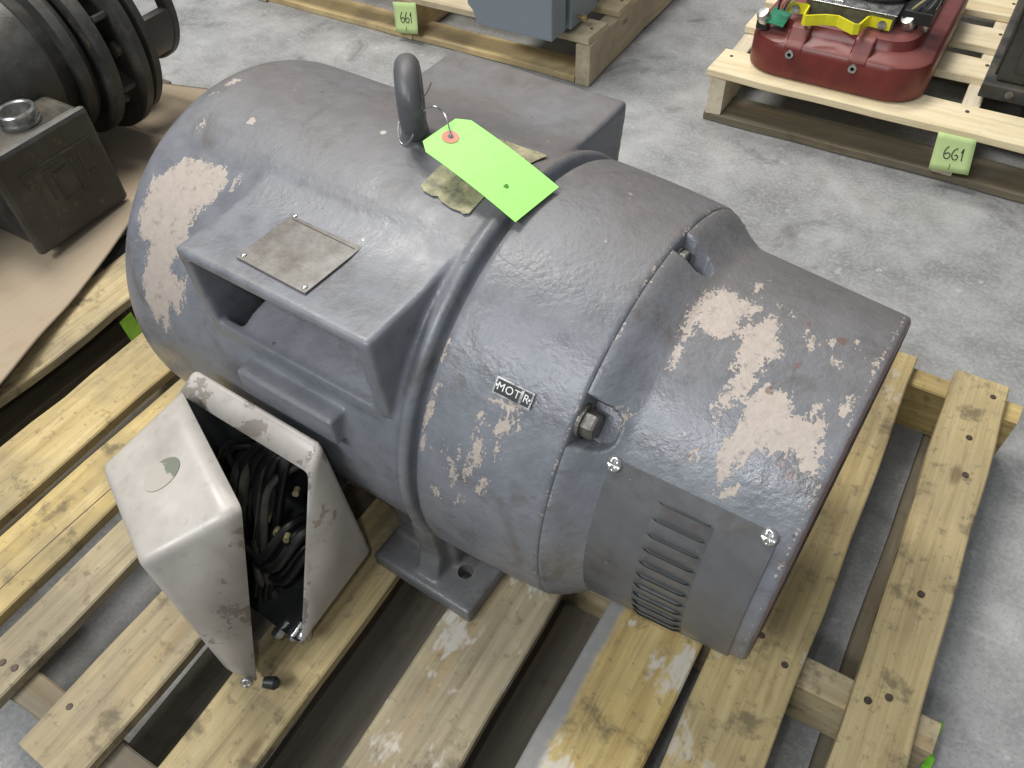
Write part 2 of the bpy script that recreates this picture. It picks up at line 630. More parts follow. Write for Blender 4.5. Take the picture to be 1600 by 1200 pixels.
# ------------------------------------------------------------------ wooden boards
def board_mesh(L, W, T, seed, rag=0.0018, notch=0.0):
    rng = random.Random(seed)
    n = 18
    c = min(0.0022, T * 0.12)
    v, f = [], []
    ph = [rng.uniform(0, 6.28) for _ in range(6)]
    for i in range(n + 1):
        y = -L / 2 + L * i / n
        s = 1.0
        ex = rag * (math.sin(y * 9 + ph[0]) + 0.6 * math.sin(y * 23 + ph[1])) + rng.uniform(-rag, rag) * 0.35
        ex2 = rag * (math.sin(y * 8 + ph[2]) + 0.6 * math.sin(y * 27 + ph[3])) + rng.uniform(-rag, rag) * 0.35
        zz = 0.0012 * math.sin(y * 3.1 + ph[4])
        nb = notch * max(0, rng.random() - 0.72)
        x0, x1 = -W / 2 + ex + nb, W / 2 + ex2
        if i in (0, n):
            yy = [y + rng.uniform(-0.003, 0.003) for _ in range(2)]
        else:
            yy = [y, y]
        prof = [(x0 + c, -T / 2), (x1 - c, -T / 2), (x1, -T / 2 + c), (x1, T / 2 - c), (x1 - c, T / 2), (x0 + c, T / 2), (x0, T / 2 - c), (x0, -T / 2 + c)]
        for k, (x, z) in enumerate(prof):
            v.append((x, yy[0] if x < 0 else yy[1], z + zz))
    for i in range(n):
        for k in range(8):
            k2 = (k + 1) % 8
            f.append((i * 8 + k, i * 8 + k2, (i + 1) * 8 + k2, (i + 1) * 8 + k))
    f.append(tuple(range(8)))
    f.append(tuple(range(n * 8, n * 8 + 8))[::-1])
    return fix_normals(mesh('board', v, f))


def board(name, parent, x0, x1, y0, y1, z0, z1, mat, seed, along='Y', rag=0.0018, notch=0.0, tone=0.0, white=0.0, strip=0.0, tilt=0.0):
    cx, cy, cz = (x0 + x1) / 2, (y0 + y1) / 2, (z0 + z1) / 2
    if along == 'Y':
        me, rz = board_mesh(y1 - y0, x1 - x0, z1 - z0, seed, rag, notch), 0.0
    else:
        me, rz = board_mesh(x1 - x0, y1 - y0, z1 - z0, seed, rag, notch), PI / 2
    p = parent.location
    o = obj(name, me, mat, parent, (cx - p.x, cy - p.y, cz - p.z), (0, 0, rz + tilt))
    o['tone'] = tone
    o['white'] = white
    o['strip'] = strip
    return o


NAIL = None


def nail(parent, x, y, z):
    global NAIL
    if NAIL is None:
        v, f = lathe_data([(0.0012, 0), (0.0012, 0.0034), (0.0005, 0.0042), (-0.002, 0.0042)], 12, 'Z')
        NAIL = mesh('nail_head', v, f)
        NAIL.materials.append(M['rusty'])
    o = bpy.data.objects.new('nail', NAIL)
    COL.objects.link(o)
    o.parent = parent
    o.location = (x, y, z)
    return o


# ================================================================== THE SETTING
floor = obj('floor', mesh('floor', [(-9, -5, 0), (7, -5, 0), (7, 12, 0), (-9, 12, 0)], [(0, 1, 2, 3)]), M['concrete'])
floor['kind'] = 'structure'

# ================================================================== MAIN PALLET (under the motor)
pal = thing('wooden_pallet', 'weathered wooden pallet of spaced boards carrying the big grey motor', 'pallet', (-0.4, 0.475, 0))
# x0, x1, y0, y1, tone, white, strip
deck = [(0.126, 0.198, -0.055, 0.985, 0.0, 0.0, 0.0), (-0.023, 0.073, -0.06, 0.982, 0.10, 0.55, 0.0), (-0.149, -0.035, -0.05, 0.985, 0.05, 0.85, 1.0),
        (-0.309, -0.202, -0.058, 0.98, 0.15, 0.75, 0.0), (-0.480, -0.389, -0.05, 0.985, 0.20, 0.45, 0.0), (-0.631, -0.542, -0.061, 0.98, 0.20, 0.15, 0.0),
        (-0.755, -0.691, -0.05, 0.985, 0.30, 0.1, 0.0), (-0.872, -0.776, -0.055, 0.98, 0.30, 0.0, 0.0), (-0.998, -0.895, -0.05, 0.985, 0.25, 0.0, 0.0)]
ZD = 0.125
for i, (x0, x1, y0, y1, tone, white, strip) in enumerate(deck):
    b = board('deck_board', pal, x0, x1, y0, y1, 0.107, ZD, M['wood'], 100 + i, notch=0.012 if i == 8 else 0.003, tone=tone, white=white, strip=strip, rag=0.0015)
    w = x1 - x0
    rng = random.Random(i)
    for ys in (0.955, 0.45, -0.015):
        for fx in (0.22, 0.5, 0.78):
            if rng.random() < 0.5:
                nail(b, -w / 2 + w * (fx + rng.uniform(-.05, .05)), ys - (y0 + y1) / 2 + rng.uniform(-.012, .012), 0.009)
nb = pal.children[0]
for (nx, ny) in ((0.004, 0.865), (0.012, 0.80), (0.002, 0.60)):
    nail(nb, nx, ny - 0.465, 0.0093)
# split that runs down one deck board
crk = tube('split', [(-0.803 + 0.4, -0.05 - 0.475, ZD + 0.0002), (-0.806 + 0.4, 0.1 - 0.475, ZD + 0.0004), (-0.801 + 0.4, 0.3 - 0.475, ZD + 0.0004), (-0.808 + 0.4, 0.48 - 0.475, ZD)], 0.0012, M['rusty'], pal, 5)
for i, (y0, y1) in enumerate(((-0.035, 0.003), (0.431, 0.469), (0.941, 0.979))):
    board('stringer', pal, -1.0, 0.222, y0, y1, 0.018, 0.107, M['wood_dark' if i == 0 else 'wood'], 200 + i, 'X', tone=0.2)
for i, (x0, x1) in enumerate(((0.125, 0.215), (-0.228, -0.088), (-0.428, -0.288), (-0.590, -0.450), (-0.99, -0.90))):  # middle boards made wide so the shaded gaps show dark wood
    board('bottom_board', pal, x0, x1, -0.05, 0.985, 0.0005, 0.018, M['wood_dark'], 300 + i, tone=0.35)

# ================================================================== ELECTRIC MOTOR
WZ = 0.2323
motor = thing('electric_motor', 'large blue-grey electric motor with chipped paint lying on the wooden pallet', 'motor', (-0.3050, 0.5260, 0.1250), -0.0538)


def cyl(u, tdeg, r):
    t = R_(tdeg)
    return (u, r * math.sin(t), r * math.cos(t) + WZ)


WEAR = {
'frame':[[(-0.3702,-28.9),(-0.3589,-29.4),(-0.3482,-28),(-0.3316,-27.8),(-0.3087,-27.8),(-0.3023,-29.7),(-0.3044,-34.2),(-0.3071,-37),(-0.3233,-40.8),(-0.3267,-43.4),(-0.3215,-47.2),(-0.3215,-51.8),(-0.3239,-52.4),(-0.3362,-54.8),(-0.3403,-58.4),(-0.3328,-59.5),(-0.3167,-59.8),(-0.3133,-64),(-0.3217,-69.4),(-0.3289,-70.1),(-0.3344,-67.5),(-0.3392,-69.6),(-0.3423,-76.2),(-0.3528,-79.6),(-0.3525,-74.2),(-0.3655,-77.8),(-0.3711,-73.5),(-0.3801,-71.3),(-0.3792,-62.1),(-0.3774,-54.6),(-0.3924,-53.5),(-0.3974,-49.1),(-0.3984,-46.4),(-0.3989,-44.1),(-0.3975,-37.5),(-0.3808,-33.4),(-0.3733,-30.2)],
[(-0.4012,-3.8),(-0.3972,0.6),(-0.3896,0.2),(-0.3927,-3.4)],
[(-0.3319,-13.4),(-0.331,-11.2),(-0.324,-11.6),(-0.3253,-13.3)],
[(-0.3804,-20.3),(-0.3772,-17.2),(-0.3725,-17.7),(-0.3755,-20.5)],
[(-0.2921,-31.8),(-0.2939,-27.4),(-0.2917,-27.6),(-0.289,-31.9)],
[(-0.4024,-8.5),(-0.4047,-6.2),(-0.4006,-6.7),(-0.3986,-8.7)]],
'bracket':[[(0.0719,-53.6),(0.0833,-51.6),(0.0875,-54.4),(0.0836,-56.8),(0.0859,-59.9),(0.0794,-56.7),(0.0709,-56.4)],
[(0.0638,-59.3),(0.0684,-62.1),(0.0665,-67.5),(0.0599,-70.8),(0.0552,-69.8),(0.0578,-64.2),(0.0564,-60.2)],
[(0.0387,-68.3),(0.0447,-69),(0.0469,-73.5),(0.0434,-75.7),(0.0389,-71.3)],
[(0.0617,-49.7),(0.0717,-49.1),(0.0959,-46.3),(0.0919,-50.6),(0.0848,-50.8),(0.0696,-51.2)],
[(0.0042,-42.7),(0.0057,-46.9),(-0.0002,-47.6),(-0.0022,-44)],
[(0.0045,-56.3),(0.0092,-56.4),(0.0089,-63.3),(0.0071,-69.5),(0.0044,-66.7),(0.0041,-61)],
[(0.0095,-50.4),(0.0124,-55.4),(0.0081,-55.2)],
[(0.0577,-54),(0.0604,-54.4),(0.0607,-57.7),(0.058,-57.3)],
[(0.0915,-52.5),(0.0952,-52.4),(0.096,-53.8),(0.0923,-54)],
[(0.0885,-58.9),(0.0913,-58.6),(0.0917,-60.5)],
[(0.0737,-68.7),(0.078,-69),(0.0714,-73.9),(0.0674,-73.4)],
[(0.0487,-78.5),(0.0533,-77.1),(0.054,-80.1),(0.0498,-80.4)],
[(0.0241,-78.2),(0.0285,-78.8),(0.03,-82),(0.0255,-81.7)],
[(0.0282,-64),(0.032,-63.9),(0.0324,-68.3),(0.0288,-68.1)],
[(0.0454,-64.4),(0.048,-64.4),(0.0487,-67.9),(0.0456,-67.6)],
[(0.0774,-58.7),(0.0799,-58.7),(0.082,-62.3)]],
'bell':[[(0.1757,-2.3),(0.1839,2.5),(0.1938,1.7),(0.2008,1.2),(0.2115,1.4),(0.2189,0.5),(0.2136,-3.3),(0.2081,-7.9),(0.2143,-9.4),(0.2073,-12.8),(0.1998,-14.7),(0.1918,-13.7),(0.1819,-12.9),(0.181,-16.2),(0.1837,-22.9),(0.1826,-27.4),(0.1787,-26.5),(0.173,-18),(0.1705,-11.3),(0.1711,-7.8)],
[(0.2141,-7.8),(0.221,-3.8),(0.2324,0.1),(0.2368,-2),(0.2377,-5.4),(0.2475,-8.1),(0.2514,-11.6),(0.2434,-13.3),(0.2424,-18),(0.2473,-20.1),(0.2438,-24.1),(0.2361,-28.4),(0.2328,-31.4),(0.2305,-33.8),(0.227,-32.9),(0.2247,-28.7),(0.2285,-23.6),(0.2267,-18.3),(0.222,-19.6),(0.2201,-17),(0.2207,-13.8)],
[(0.2525,-19.4),(0.267,-20),(0.2784,-21),(0.2808,-24),(0.2914,-23.6),(0.29,-18.5),(0.2946,-17.8),(0.3,-21.6),(0.3047,-23.5),(0.312,-28.1),(0.3139,-35.3),(0.3042,-35.2),(0.2924,-31.7),(0.2807,-35.1),(0.2644,-36.6),(0.26,-43.5),(0.2557,-47.1),(0.2489,-45.8),(0.2434,-38.9),(0.2464,-34.6),(0.247,-28.8),(0.2458,-24.3)],
[(0.2522,-49.3),(0.2658,-45.6),(0.2665,-47.8),(0.2594,-49.7)],
[(0.2212,-43.5),(0.2259,-41.8),(0.2302,-43.5),(0.2251,-44.6)],
[(0.2028,7.8),(0.2068,10.2),(0.2124,7.6),(0.2081,5.5)],
[(0.2898,-5.5),(0.2928,-4.6),(0.2962,-5.8),(0.2936,-6.9)],
[(0.2594,-0.6),(0.2623,0.5),(0.2701,-3.2),(0.267,-4.8)],
[(0.3092,0.5),(0.3113,1.5),(0.3158,-1),(0.3142,-2.1)],
[(0.295,4.3),(0.298,4.4),(0.2986,2.9)],
[(0.2779,0.8),(0.282,0.9),(0.2821,-1)],
[(0.3128,-18.4),(0.3114,-15.9),(0.3148,-12.6),(0.3209,-10.8),(0.3217,-11.4),(0.3167,-13.2),(0.3138,-16.3),(0.3149,-18.5)],
[(0.2268,4.8),(0.2305,5),(0.2307,3.5)],
[(0.2409,4.7),(0.2447,4.2),(0.2446,2.6)],
[(0.1627,-41.8),(0.1653,-39.7),(0.1673,-43.8),(0.1642,-46.9),(0.1608,-46.7)]],
'rust':[[(0.2545,3.4),(0.2595,3.7),(0.2613,1.4),(0.2573,1.1)],
[(0.2631,-11.9),(0.2677,-10.8),(0.2711,-12.4),(0.2674,-13.5)],
[(0.2515,-20.1),(0.2557,-18.4),(0.2594,-21.4),(0.255,-22.1)],
[(0.2841,-36.2),(0.2891,-34.8),(0.2923,-36.3),(0.2869,-37.4)],
[(0.2773,-41.3),(0.281,-40.3),(0.2863,-42.4),(0.2816,-42.8)],
[(0.2199,-43.3),(0.224,-42.4),(0.2256,-44.2),(0.222,-44.7)],
[(0.2809,2.8),(0.2903,3.7),(0.2919,0.5),(0.2845,0.6)],
[(0.2929,-37),(0.2995,-36.4),(0.3009,-38.6),(0.2958,-38.5)]],

}


def poly_sdf(P, poly):
    """signed distance (negative inside) of points P (N,2) to a closed polygon"""
    A = np.array(poly)
    B = np.roll(A, -1, 0)
    d = np.full(len(P), 1e9)
    ins = np.zeros(len(P), bool)
    for a, b in zip(A, B):
        e = b - a
        w = P - a
        t = np.clip((w @ e) / max(e @ e, 1e-12), 0, 1)
        d = np.minimum(d, ((w - t[:, None] * e) ** 2).sum(1))
        c1 = (a[1] > P[:, 1]) != (b[1] > P[:, 1])
        with np.errstate(divide='ignore', invalid='ignore'):
            xi = (b[0] - a[0]) * (P[:, 1] - a[1]) / (b[1] - a[1]) + a[0]
        ins ^= c1 & (P[:, 0] < xi)
    d = np.sqrt(d)
    return np.where(ins, -d, d)


def paint_wear(me, key, rr, band=0.013, edges=(), rust=True):
    n = len(me.vertices)
    co = np.empty(n * 3)
    me.vertices.foreach_get('co', co)
    co = co.reshape(-1, 3)
    ang = np.arctan2(co[:, 1], co[:, 2] - WZ)
    P = np.stack([co[:, 0], ang * rr], 1)
    s = np.full(n, 1.0)
    for poly in WEAR.get(key, []):
        s = np.minimum(s, poly_sdf(P, [(u, R_(t) * rr) for u, t in poly]))
    w = np.clip(0.5 - s / (2 * band), 0, 1)
    rad = np.hypot(co[:, 1], co[:, 2] - WZ)
    for (u0, amp, half) in edges:
        w = np.maximum(w, amp * np.clip(1 - np.abs(co[:, 0] - u0) / half, 0, 1) * (rad > 0.15))
    at = me.attributes.new('wear', 'FLOAT', 'POINT')
    at.data.foreach_set('value', w.astype(np.float32))
    rs = np.full(n, 1.0)
    if rust and key == 'bell':
        for poly in WEAR['rust']:
            rs = np.minimum(rs, poly_sdf(P, [(u, R_(t) * rr) for u, t in poly]))
    rv = np.clip(0.5 - rs / 0.02, 0, 1)
    for (u0, amp, half) in edges:
        rv = np.maximum(rv, amp * 0.8 * np.clip(1 - np.abs(co[:, 0] - u0) / half, 0, 1))
    if key == 'bell':
        rv = np.maximum(rv, np.clip((co[:, 0] - 0.322) / 0.003, 0, 1) * 0.70)
    at = me.attributes.new('rust', 'FLOAT', 'POINT')
    at.data.foreach_set('value', rv.astype(np.float32))


# ---- frame casting: barrel, rounded rear end, two air hoods, terminal box pad, fused into one casting
def frame_casting():
    V, F = [], []

    def add(v, f, dz=WZ):
        o = len(V)
        V.extend([(x, y, z + dz) for x, y, z in v])
        F.extend([tuple(i + o for i in q) for q in f])
    R0, us, fu = 0.224, -0.392, 0.062
    prof = [(us - fu, 0.0), (us - fu, R0 - fu - 0.004)]
    for k in range(1, 13):
        s = PI / 2 * k / 12
        prof.append((us - fu * math.cos(s), R0 - fu + fu * math.sin(s)))
    prof += [(-0.30, R0), (-0.15, R0), (-0.034, R0 - 0.001), (-0.026, R0 - 0.001)]
    for k in range(0, 9):
        s = PI * k / 8
        prof.append((-0.0145 - 0.0065 * math.cos(s), R0 - 0.001 + 0.0062 * math.sin(s)))
    prof += [(-0.0065, 0.2110), (0.004, 0.2110), (0.004, 0.0)]
    v, f = lathe_data(prof, 128)
    bo = obj('barrel', fix_normals(mesh('barrel', v, f)))
    for sg in (-1, 1):
        cv, cf = fixed(*extrude_poly([(sg * p, q) for p, q in ((0.27, 0.085), (0.206, 0.0965), (0.155, 0.120), (0.07, 0.130), (0.07, 0.1802), (0.27, 0.1802))], -0.2545, -0.0465))
        dv, df = fixed(*extrude_poly([(-0.2546, 0.02), (-0.2546, 0.1803), (-0.185, 0.1803), (-0.228, 0.105), (-0.232, 0.02)], sg * 0.201, sg * 0.012, 'Y'))
        for qv, qf in ((cv, cf), (dv, df)):
            cu = obj('cutter', mesh('cutter', qv, qf))
            md = bo.modifiers.new('cut', 'BOOLEAN')
            md.object = cu
            md.operation = 'DIFFERENCE'
            md.solver = 'EXACT'
            bake(bo)
            bpy.data.objects.remove(cu, do_unlink=True)
    add([tuple(p.co) for p in bo.data.vertices], [tuple(p.vertices) for p in bo.data.polygons])
    bpy.data.objects.remove(bo, do_unlink=True)
    uA, uB = -0.030, -0.268
    for sg in (-1, 1):
        top = []
        vs = 0.213 if sg < 0 else 0.224
        for k in range(0, 25):
            x = vs * (1 - k / 24)
            w = 0.194 + (0.0315 * 0.5 * (1 + math.cos(PI * x / 0.15)) if x < 0.15 else 0)
            top.append((x, w))
        poly = [(vs, 0.181)] + top + [(0, 0.17), (0.10, 0.165), (0.13, 0.181)]
        poly = [(sg * p, q) for p, q in poly]
        v, f = extrude_poly(poly, uB, uA)
        add(*fixed(v, f))
        wall = [(vs - 0.0002, 0.193), (vs - 0.0002, 0.178), (0.2085, 0.093), (0.19, 0.075), (0.13, 0.09), (0.06, 0.16), (0.06, 0.193)]
        for (a0, a1) in ((-0.047, uA - 0.0002), (uB + 0.0002, -0.254)):
            v, f = extrude_poly([(sg * p, q) for p, q in wall], a0, a1)
            add(*fixed(v, f))
        v, f = extrude_poly([(sg * 0.2085, 0.0975), (sg * 0.2095, 0.084), (sg * 0.18, 0.07), (sg * 0.200, 0.0985)], -0.262, -0.04)
        add(*fixed(v, f))
    v, f = box_data(-0.214, -0.086, -0.2340, -0.12, 0.040, 0.074)
    add(v, f)
    me = mesh('frame', V, F)
    o = obj('frame', me, M['paint_frame'], motor)
    md = o.modifiers.new('remesh', 'REMESH')
    md.mode = 'VOXEL'
    md.voxel_size = 0.0027
    md.use_smooth_shade = True
    sm = o.modifiers.new('smooth', 'SMOOTH')
    sm.factor = 0.5
    sm.iterations = 5
    me = bake(o)
    me.polygons.foreach_set('use_smooth', [True] * len(me.polygons))
    paint_wear(me, 'frame', 0.224)
    return o


def fixed(v, f):
    me = fix_normals(mesh('t', v, f))
    v2 = [tuple(p.co) for p in me.vertices]
    f2 = [tuple(p.vertices) for p in me.polygons]
    bpy.data.meshes.remove(me)
    return v2, f2


frame_casting()


def grid_lathe(name, us, rfun, seg, key, mat, rr, edges=()):
    v, f = [], []
    for u in us:
        for k in range(seg):
            t = 360.0 * k / seg - 180
            uu, r = rfun(u, t)
            v.append(cyl(uu, t, r))
    for i in range(len(us) - 1):
        for k in range(seg):
            k2 = (k + 1) % seg
            f.append((i * seg + k, (i + 1) * seg + k, (i + 1) * seg + k2, i * seg + k2))
    me = fix_normals(mesh(name, v, f))
    smooth_by_angle(me, 50)
    if key:
        paint_wear(me, key, rr, edges=edges)
    return obj(name, me, mat, motor)


# ---- front bracket ring
bp = [(-0.0005, 0.19), (-0.0005, 0.2150), (0.0005, 0.2215), (0.003, 0.2245), (0.008, 0.2262)]
for k in range(1, 43):
    u = 0.008 + k * 0.0029
    s = (u - 0.008) / 0.122
    bp.append((u, 0.2262 - 0.0075 * s + 0.0012 * math.sin(PI * s)))
bp += [(0.1318, 0.2182), (0.1337, 0.2168), (0.1345, 0.2145), (0.1345, 0.18)]
BP = dict((i, p) for i, p in enumerate(bp))
grid_lathe('bracket', range(len(bp)), lambda i, t: BP[i], 540, 'bracket', M['paint'], 0.222, edges=[(0.1325, 0.50, 0.0045), (0.004, 0.36, 0.005)])

# ---- end bell with bolt pockets
POCK = ((-46.5, 6.2), (3.5, 3.6), (48.0, 5.5), (97.0, 5.5), (142.0, 5.5))


def bell_base(u):
    return 0.1918 - 0.0120 * max(0.0, min(1.0, (u - 0.165) / 0.155))


def cylv(u, t, r):
    """like cyl, but riding on the taper of the end bell"""
    return cyl(u, t, r + bell_base(u) - 0.1898)


def bell_r(u, t):
    r = bell_base(u)
    if u < 0.180:
        s = max(0.0, (u - 0.134) / 0.046)
        r = bell_base(u) + 0.0245 * 0.5 * (1 + math.cos(PI * min(1, s) ** 0.85))
    d = min(((abs((t - p + 180) % 360 - 180) / hw) ** 3.2 + max(0.0, (u - 0.134) / 0.034) ** 3.2) ** (1 / 3.2) for p, hw in POCK)
    pk = min(1, max(0, (1.0 - d) / 0.16))
    pk = pk * pk * (3 - 2 * pk)
    r = r * (1 - pk) + 0.1815 * pk
    if u > 0.320:
        s = (u - 0.320) / 0.007
        r -= 0.006 * (1 - math.sqrt(max(0, 1 - s * s)))
    return u, r


us = [0.1346] + [0.1346 + 0.0012 * k for k in range(1, 40)] + [0.1826 + 0.0027 * k for k in range(0, 50)] + [0.320 + 0.007 * math.sin(PI / 2 * k / 6) for k in range(0, 7)]
us = sorted(set(us))
grid_lathe('end_bell', us, bell_r, 720, 'bell', M['paint'], 0.19, edges=[(0.3205, 0.48, 0.005), (0.1355, 0.42, 0.004)])
lathe('end_face', [(0.3266, 0.1750), (0.3272, 0.170), (0.3245, 0.164), (0.318, 0.158), (0.318, 0.10), (0.323, 0.095), (0.323, 0.0)], 96, M['rusty'], motor, 'X', (0, 0, WZ))

HEX = hex_mesh(0.0125, 0.0125)
HEX.materials.append(M['bolt'])
for i, (t, hw) in enumerate(POCK):
    o = obj('bolt', HEX, None, motor, cyl(0.1365, t - 0.2, 0.2000), (0, PI / 2, 0))
    o.scale = (hw / 6.2,) * 3
    o.rotation_euler = (Matrix.Rotation(R_(17 * i), 3, 'X') @ Matrix.Rotation(PI / 2, 3, 'Y')).to_euler()

# ---- feet
def foot_mesh():
    V, F = [], []

    def add(v, f):
        k = len(V)
        V.extend(v)
        F.extend([tuple(i + k for i in q) for q in f])
    add(*fixed(*extrude_poly([(-0.105, -0.2225), (0.040, -0.2225), (0.040, -0.095), (-0.105, -0.095)], 0.0, 0.0235, 'Z')))
    add(*fixed(*extrude_poly([(-0.2160, 0.012), (-0.2060, 0.034), (-0.1990, 0.060), (-0.2030, 0.125), (-0.15, 0.15), (-0.10, 0.06), (-0.10, 0.012)], -0.046, -0.016)))
    add(*fixed(*extrude_poly([(-0.178, 0.012), (-0.180, 0.09), (-0.15, 0.13), (-0.11, 0.13), (-0.11, 0.012)], -0.10, -0.008)))
    me = mesh('foot', V, F)
    o = obj('foot', me, M['paint_plain'], motor)
    md = o.modifiers.new('remesh', 'REMESH')
    md.mode = 'VOXEL'
    md.voxel_size = 0.003
    sm = o.modifiers.new('smooth', 'SMOOTH')
    sm.iterations = 9
    bake(o)
    v, f = lathe_data([(-0.02, 0), (-0.02, 0.0092), (0.05, 0.0092), (0.05, 0)], 24, 'Z')
    cut = obj('cutter', fix_normals(mesh('cutter', v, f)), None, None, (0, 0, 0))
    cut.parent = motor
    cut.location = (0.0045, -0.180, 0.0)
    bo = o.modifiers.new('b', 'BOOLEAN')
    bo.object = cut
    bo.operation = 'DIFFERENCE'
    bo.solver = 'EXACT'
    me = bake(o)
    bpy.data.objects.remove(cut, do_unlink=True)
    smooth_by_angle(me, 45)
    return o


ft = foot_mesh()
for (lx, rz) in ((-0.255, 0.0), (-0.065, PI), (-0.320, PI)):
    c = ft.copy()
    COL.objects.link(c)
    c.parent = motor
    c.location = (lx, 0, 0)
    c.rotation_euler = (0, 0, rz)

# ---- vent cover with louvres
def wrap_sheet(name, u0, u1, t0, t1, r, th, nu, nt, mat, parent, place=None):
    place = place or cyl
    v, f = [], []
    for s in (0, 1):
        for j in range(nt + 1):
            for i in range(nu + 1):
                t = t0 + (t1 - t0) * j / nt
                u = u0 + (u1 - u0) * i / nu
                v.append(place(u, t, r + th * s))
    n = (nu + 1) * (nt + 1)
    for j in range(nt):
        for i in range(nu):
            a = j * (nu + 1) + i
            q = (a, a + 1, a + nu + 2, a + nu + 1)
            f += [q[::-1], tuple(x + n for x in q)]
    rim = [i for i in range(nu + 1)] + [j * (nu + 1) + nu for j in range(1, nt + 1)] + [nt * (nu + 1) + i for i in range(nu - 1, -1, -1)] + [j * (nu + 1) for j in range(nt - 1, 0, -1)]
    for a, b in zip(rim, rim[1:] + rim[:1]):
        f.append((a, b, b + n, a + n))
    me = fix_normals(mesh(name, v, f))
    smooth_by_angle(me, 40)
    return obj(name, me, mat, parent)


vent = wrap_sheet('vent_cover', 0.1655, 0.3110, -52.2, -121, 0.1908, 0.0016, 12, 40, M['cover'], motor, cylv)


def louver_env(s):
    return min(1.0, (math.sin(PI * s) * 2.4) ** 0.8) if 0 < s < 1 else 0.0


def louver_mesh(t0, u0, u1, dt, hgt):
    """pressed louvre: skin swells from the bottom edge up to a free lip"""
    nu, nk = 16, 5
    v, f = [], []
    for i in range(nu + 1):
        s = i / nu
        u = u0 + (u1 - u0) * s
        for k in range(nk + 1):
            q = k / nk
            v.append(cylv(u, t0 - dt * (1 - q), 0.19255 + hgt * louver_env(s) * math.sin(PI / 2 * q)))
    m = nk + 1
    for i in range(nu):
        for k in range(m - 1):
            a = i * m + k
            f.append((a, a + 1, a + m + 1, a + m))
    me = fix_normals(mesh('louver', v, f))
    smooth_by_angle(me, 50)
    return me


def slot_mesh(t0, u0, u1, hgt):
    """black strip, its colour standing in for the shade inside a louvre opening"""
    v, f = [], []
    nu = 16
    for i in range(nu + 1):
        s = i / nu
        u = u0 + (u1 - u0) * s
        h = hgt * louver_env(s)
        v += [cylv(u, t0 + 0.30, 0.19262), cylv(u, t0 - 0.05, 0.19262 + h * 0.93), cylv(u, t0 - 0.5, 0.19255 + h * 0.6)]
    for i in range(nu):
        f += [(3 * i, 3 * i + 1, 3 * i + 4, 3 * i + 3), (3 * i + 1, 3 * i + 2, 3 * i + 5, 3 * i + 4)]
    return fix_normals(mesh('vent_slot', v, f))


for k in range(11):
    t0 = -57.6 - 4.85 * k
    ua, ub = 0.2150 + 0.0003 * k, 0.2645 + 0.0002 * k
    obj('louver', louver_mesh(t0, ua, ub, 4.5, 0.0030), M['cover'], vent)
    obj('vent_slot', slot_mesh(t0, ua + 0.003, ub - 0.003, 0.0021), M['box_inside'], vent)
PAN = pan_head_mesh(0.0068, 0.0042)
PAN.materials.append(M['steel'])
for (u, t) in ((0.1720, -53.6), (0.3040, -53.6)):
    n = Vector((0, math.sin(R_(t)), math.cos(R_(t))))
    obj('screw', PAN, None, vent, cylv(u, t, 0.1926), align(n))

# ---- eye bolt
EA = R_(-50)
eb = []
for k in range(40):
    a = 2 * PI * k / 40
    eb.append(Vector((math.cos(EA) * 0.0275 * math.cos(a), math.sin(EA) * 0.0275 * math.cos(a), 0.0275 * math.sin(a))))
v, f = [], []
sg = 16
for k, c in enumerate(eb):
    rad = c.normalized()
    nrm = Vector((-math.sin(EA), math.cos(EA), 0))
    for j in range(sg):
        b = 2 * PI * j / sg
        v.append(tuple(c + (rad * math.cos(b) + nrm * math.sin(b)) * 0.0122))
for k in range(40):
    for j in range(sg):
        k2, j2 = (k + 1) % 40, (j + 1) % sg
        f.append((k * sg + j, k2 * sg + j, k2 * sg + j2, k * sg + j2))
o = len(v)
v2, f2 = lathe_data([(-0.058, 0), (-0.058, 0.019), (-0.047, 0.020), (-0.043, 0.0165), (-0.036, 0.0135), (-0.022, 0.012), (-0.022, 0)], 24, 'Z')
v += v2
f += [tuple(i + o for i in q) for q in f2]
me = fix_normals(mesh('eye_bolt', v, f))
smooth_by_angle(me, 50)
obj('eye_bolt', me, M['eye'], motor, (-0.1500, 0.0080, 0.2690 + WZ))

# ---- nameplate on the near hood
npm = Mat('brown_etched_plate', 0.42, 0.35)
nn = npm.noise(26, 6, 0.65)
c = npm.ramp(nn, [(0.3, (0.120, 0.105, 0.092)), (0.55, (0.215, 0.200, 0.180)), (0.75, (0.31, 0.295, 0.275))])
tx = npm.noise(1, 2, 0.5, vec=npm.co((140, 420, 1), rnd=False))
c = npm.mix(npm.math('MULTIPLY', npm.step(tx, 0.55, 0.62), 0.22), c, (0.09, 0.07, 0.06))
npm.col(c)
npm.bump(nn, 0.2, 0.001)
plate = box('nameplate', -0.0445, 0.0445, -0.0435, 0.0435, 0, 0.0014, npm.m, motor, 0.0006, (-0.1590, -0.1510, 0.1952 + WZ), (0, 0, R_(-1.5)))
box('etched_line', -0.0405, 0.0405, -0.0004, 0.0004, 0.0012, 0.0017, M['rusty'], plate, 0, (0, 0.024, 0))
RIV = pan_head_mesh(0.0028, 0.0016, False)
RIV.materials.append(M['steel'])
for x in (-0.039, 0.039):
    for y in (-0.038, 0.038):
        obj('rivet', RIV, None, plate, (x, y, 0.0014))
obj('rivet', RIV, None, plate, (-0.041, 0.0285, 0.0014))
DOT = pan_head_mesh(0.0042, 0.0014, False)
DOT.materials.append(M['cream'])
obj('grease_plug', DOT, None, motor, (-0.186, 0.0, 0.2243 + WZ))

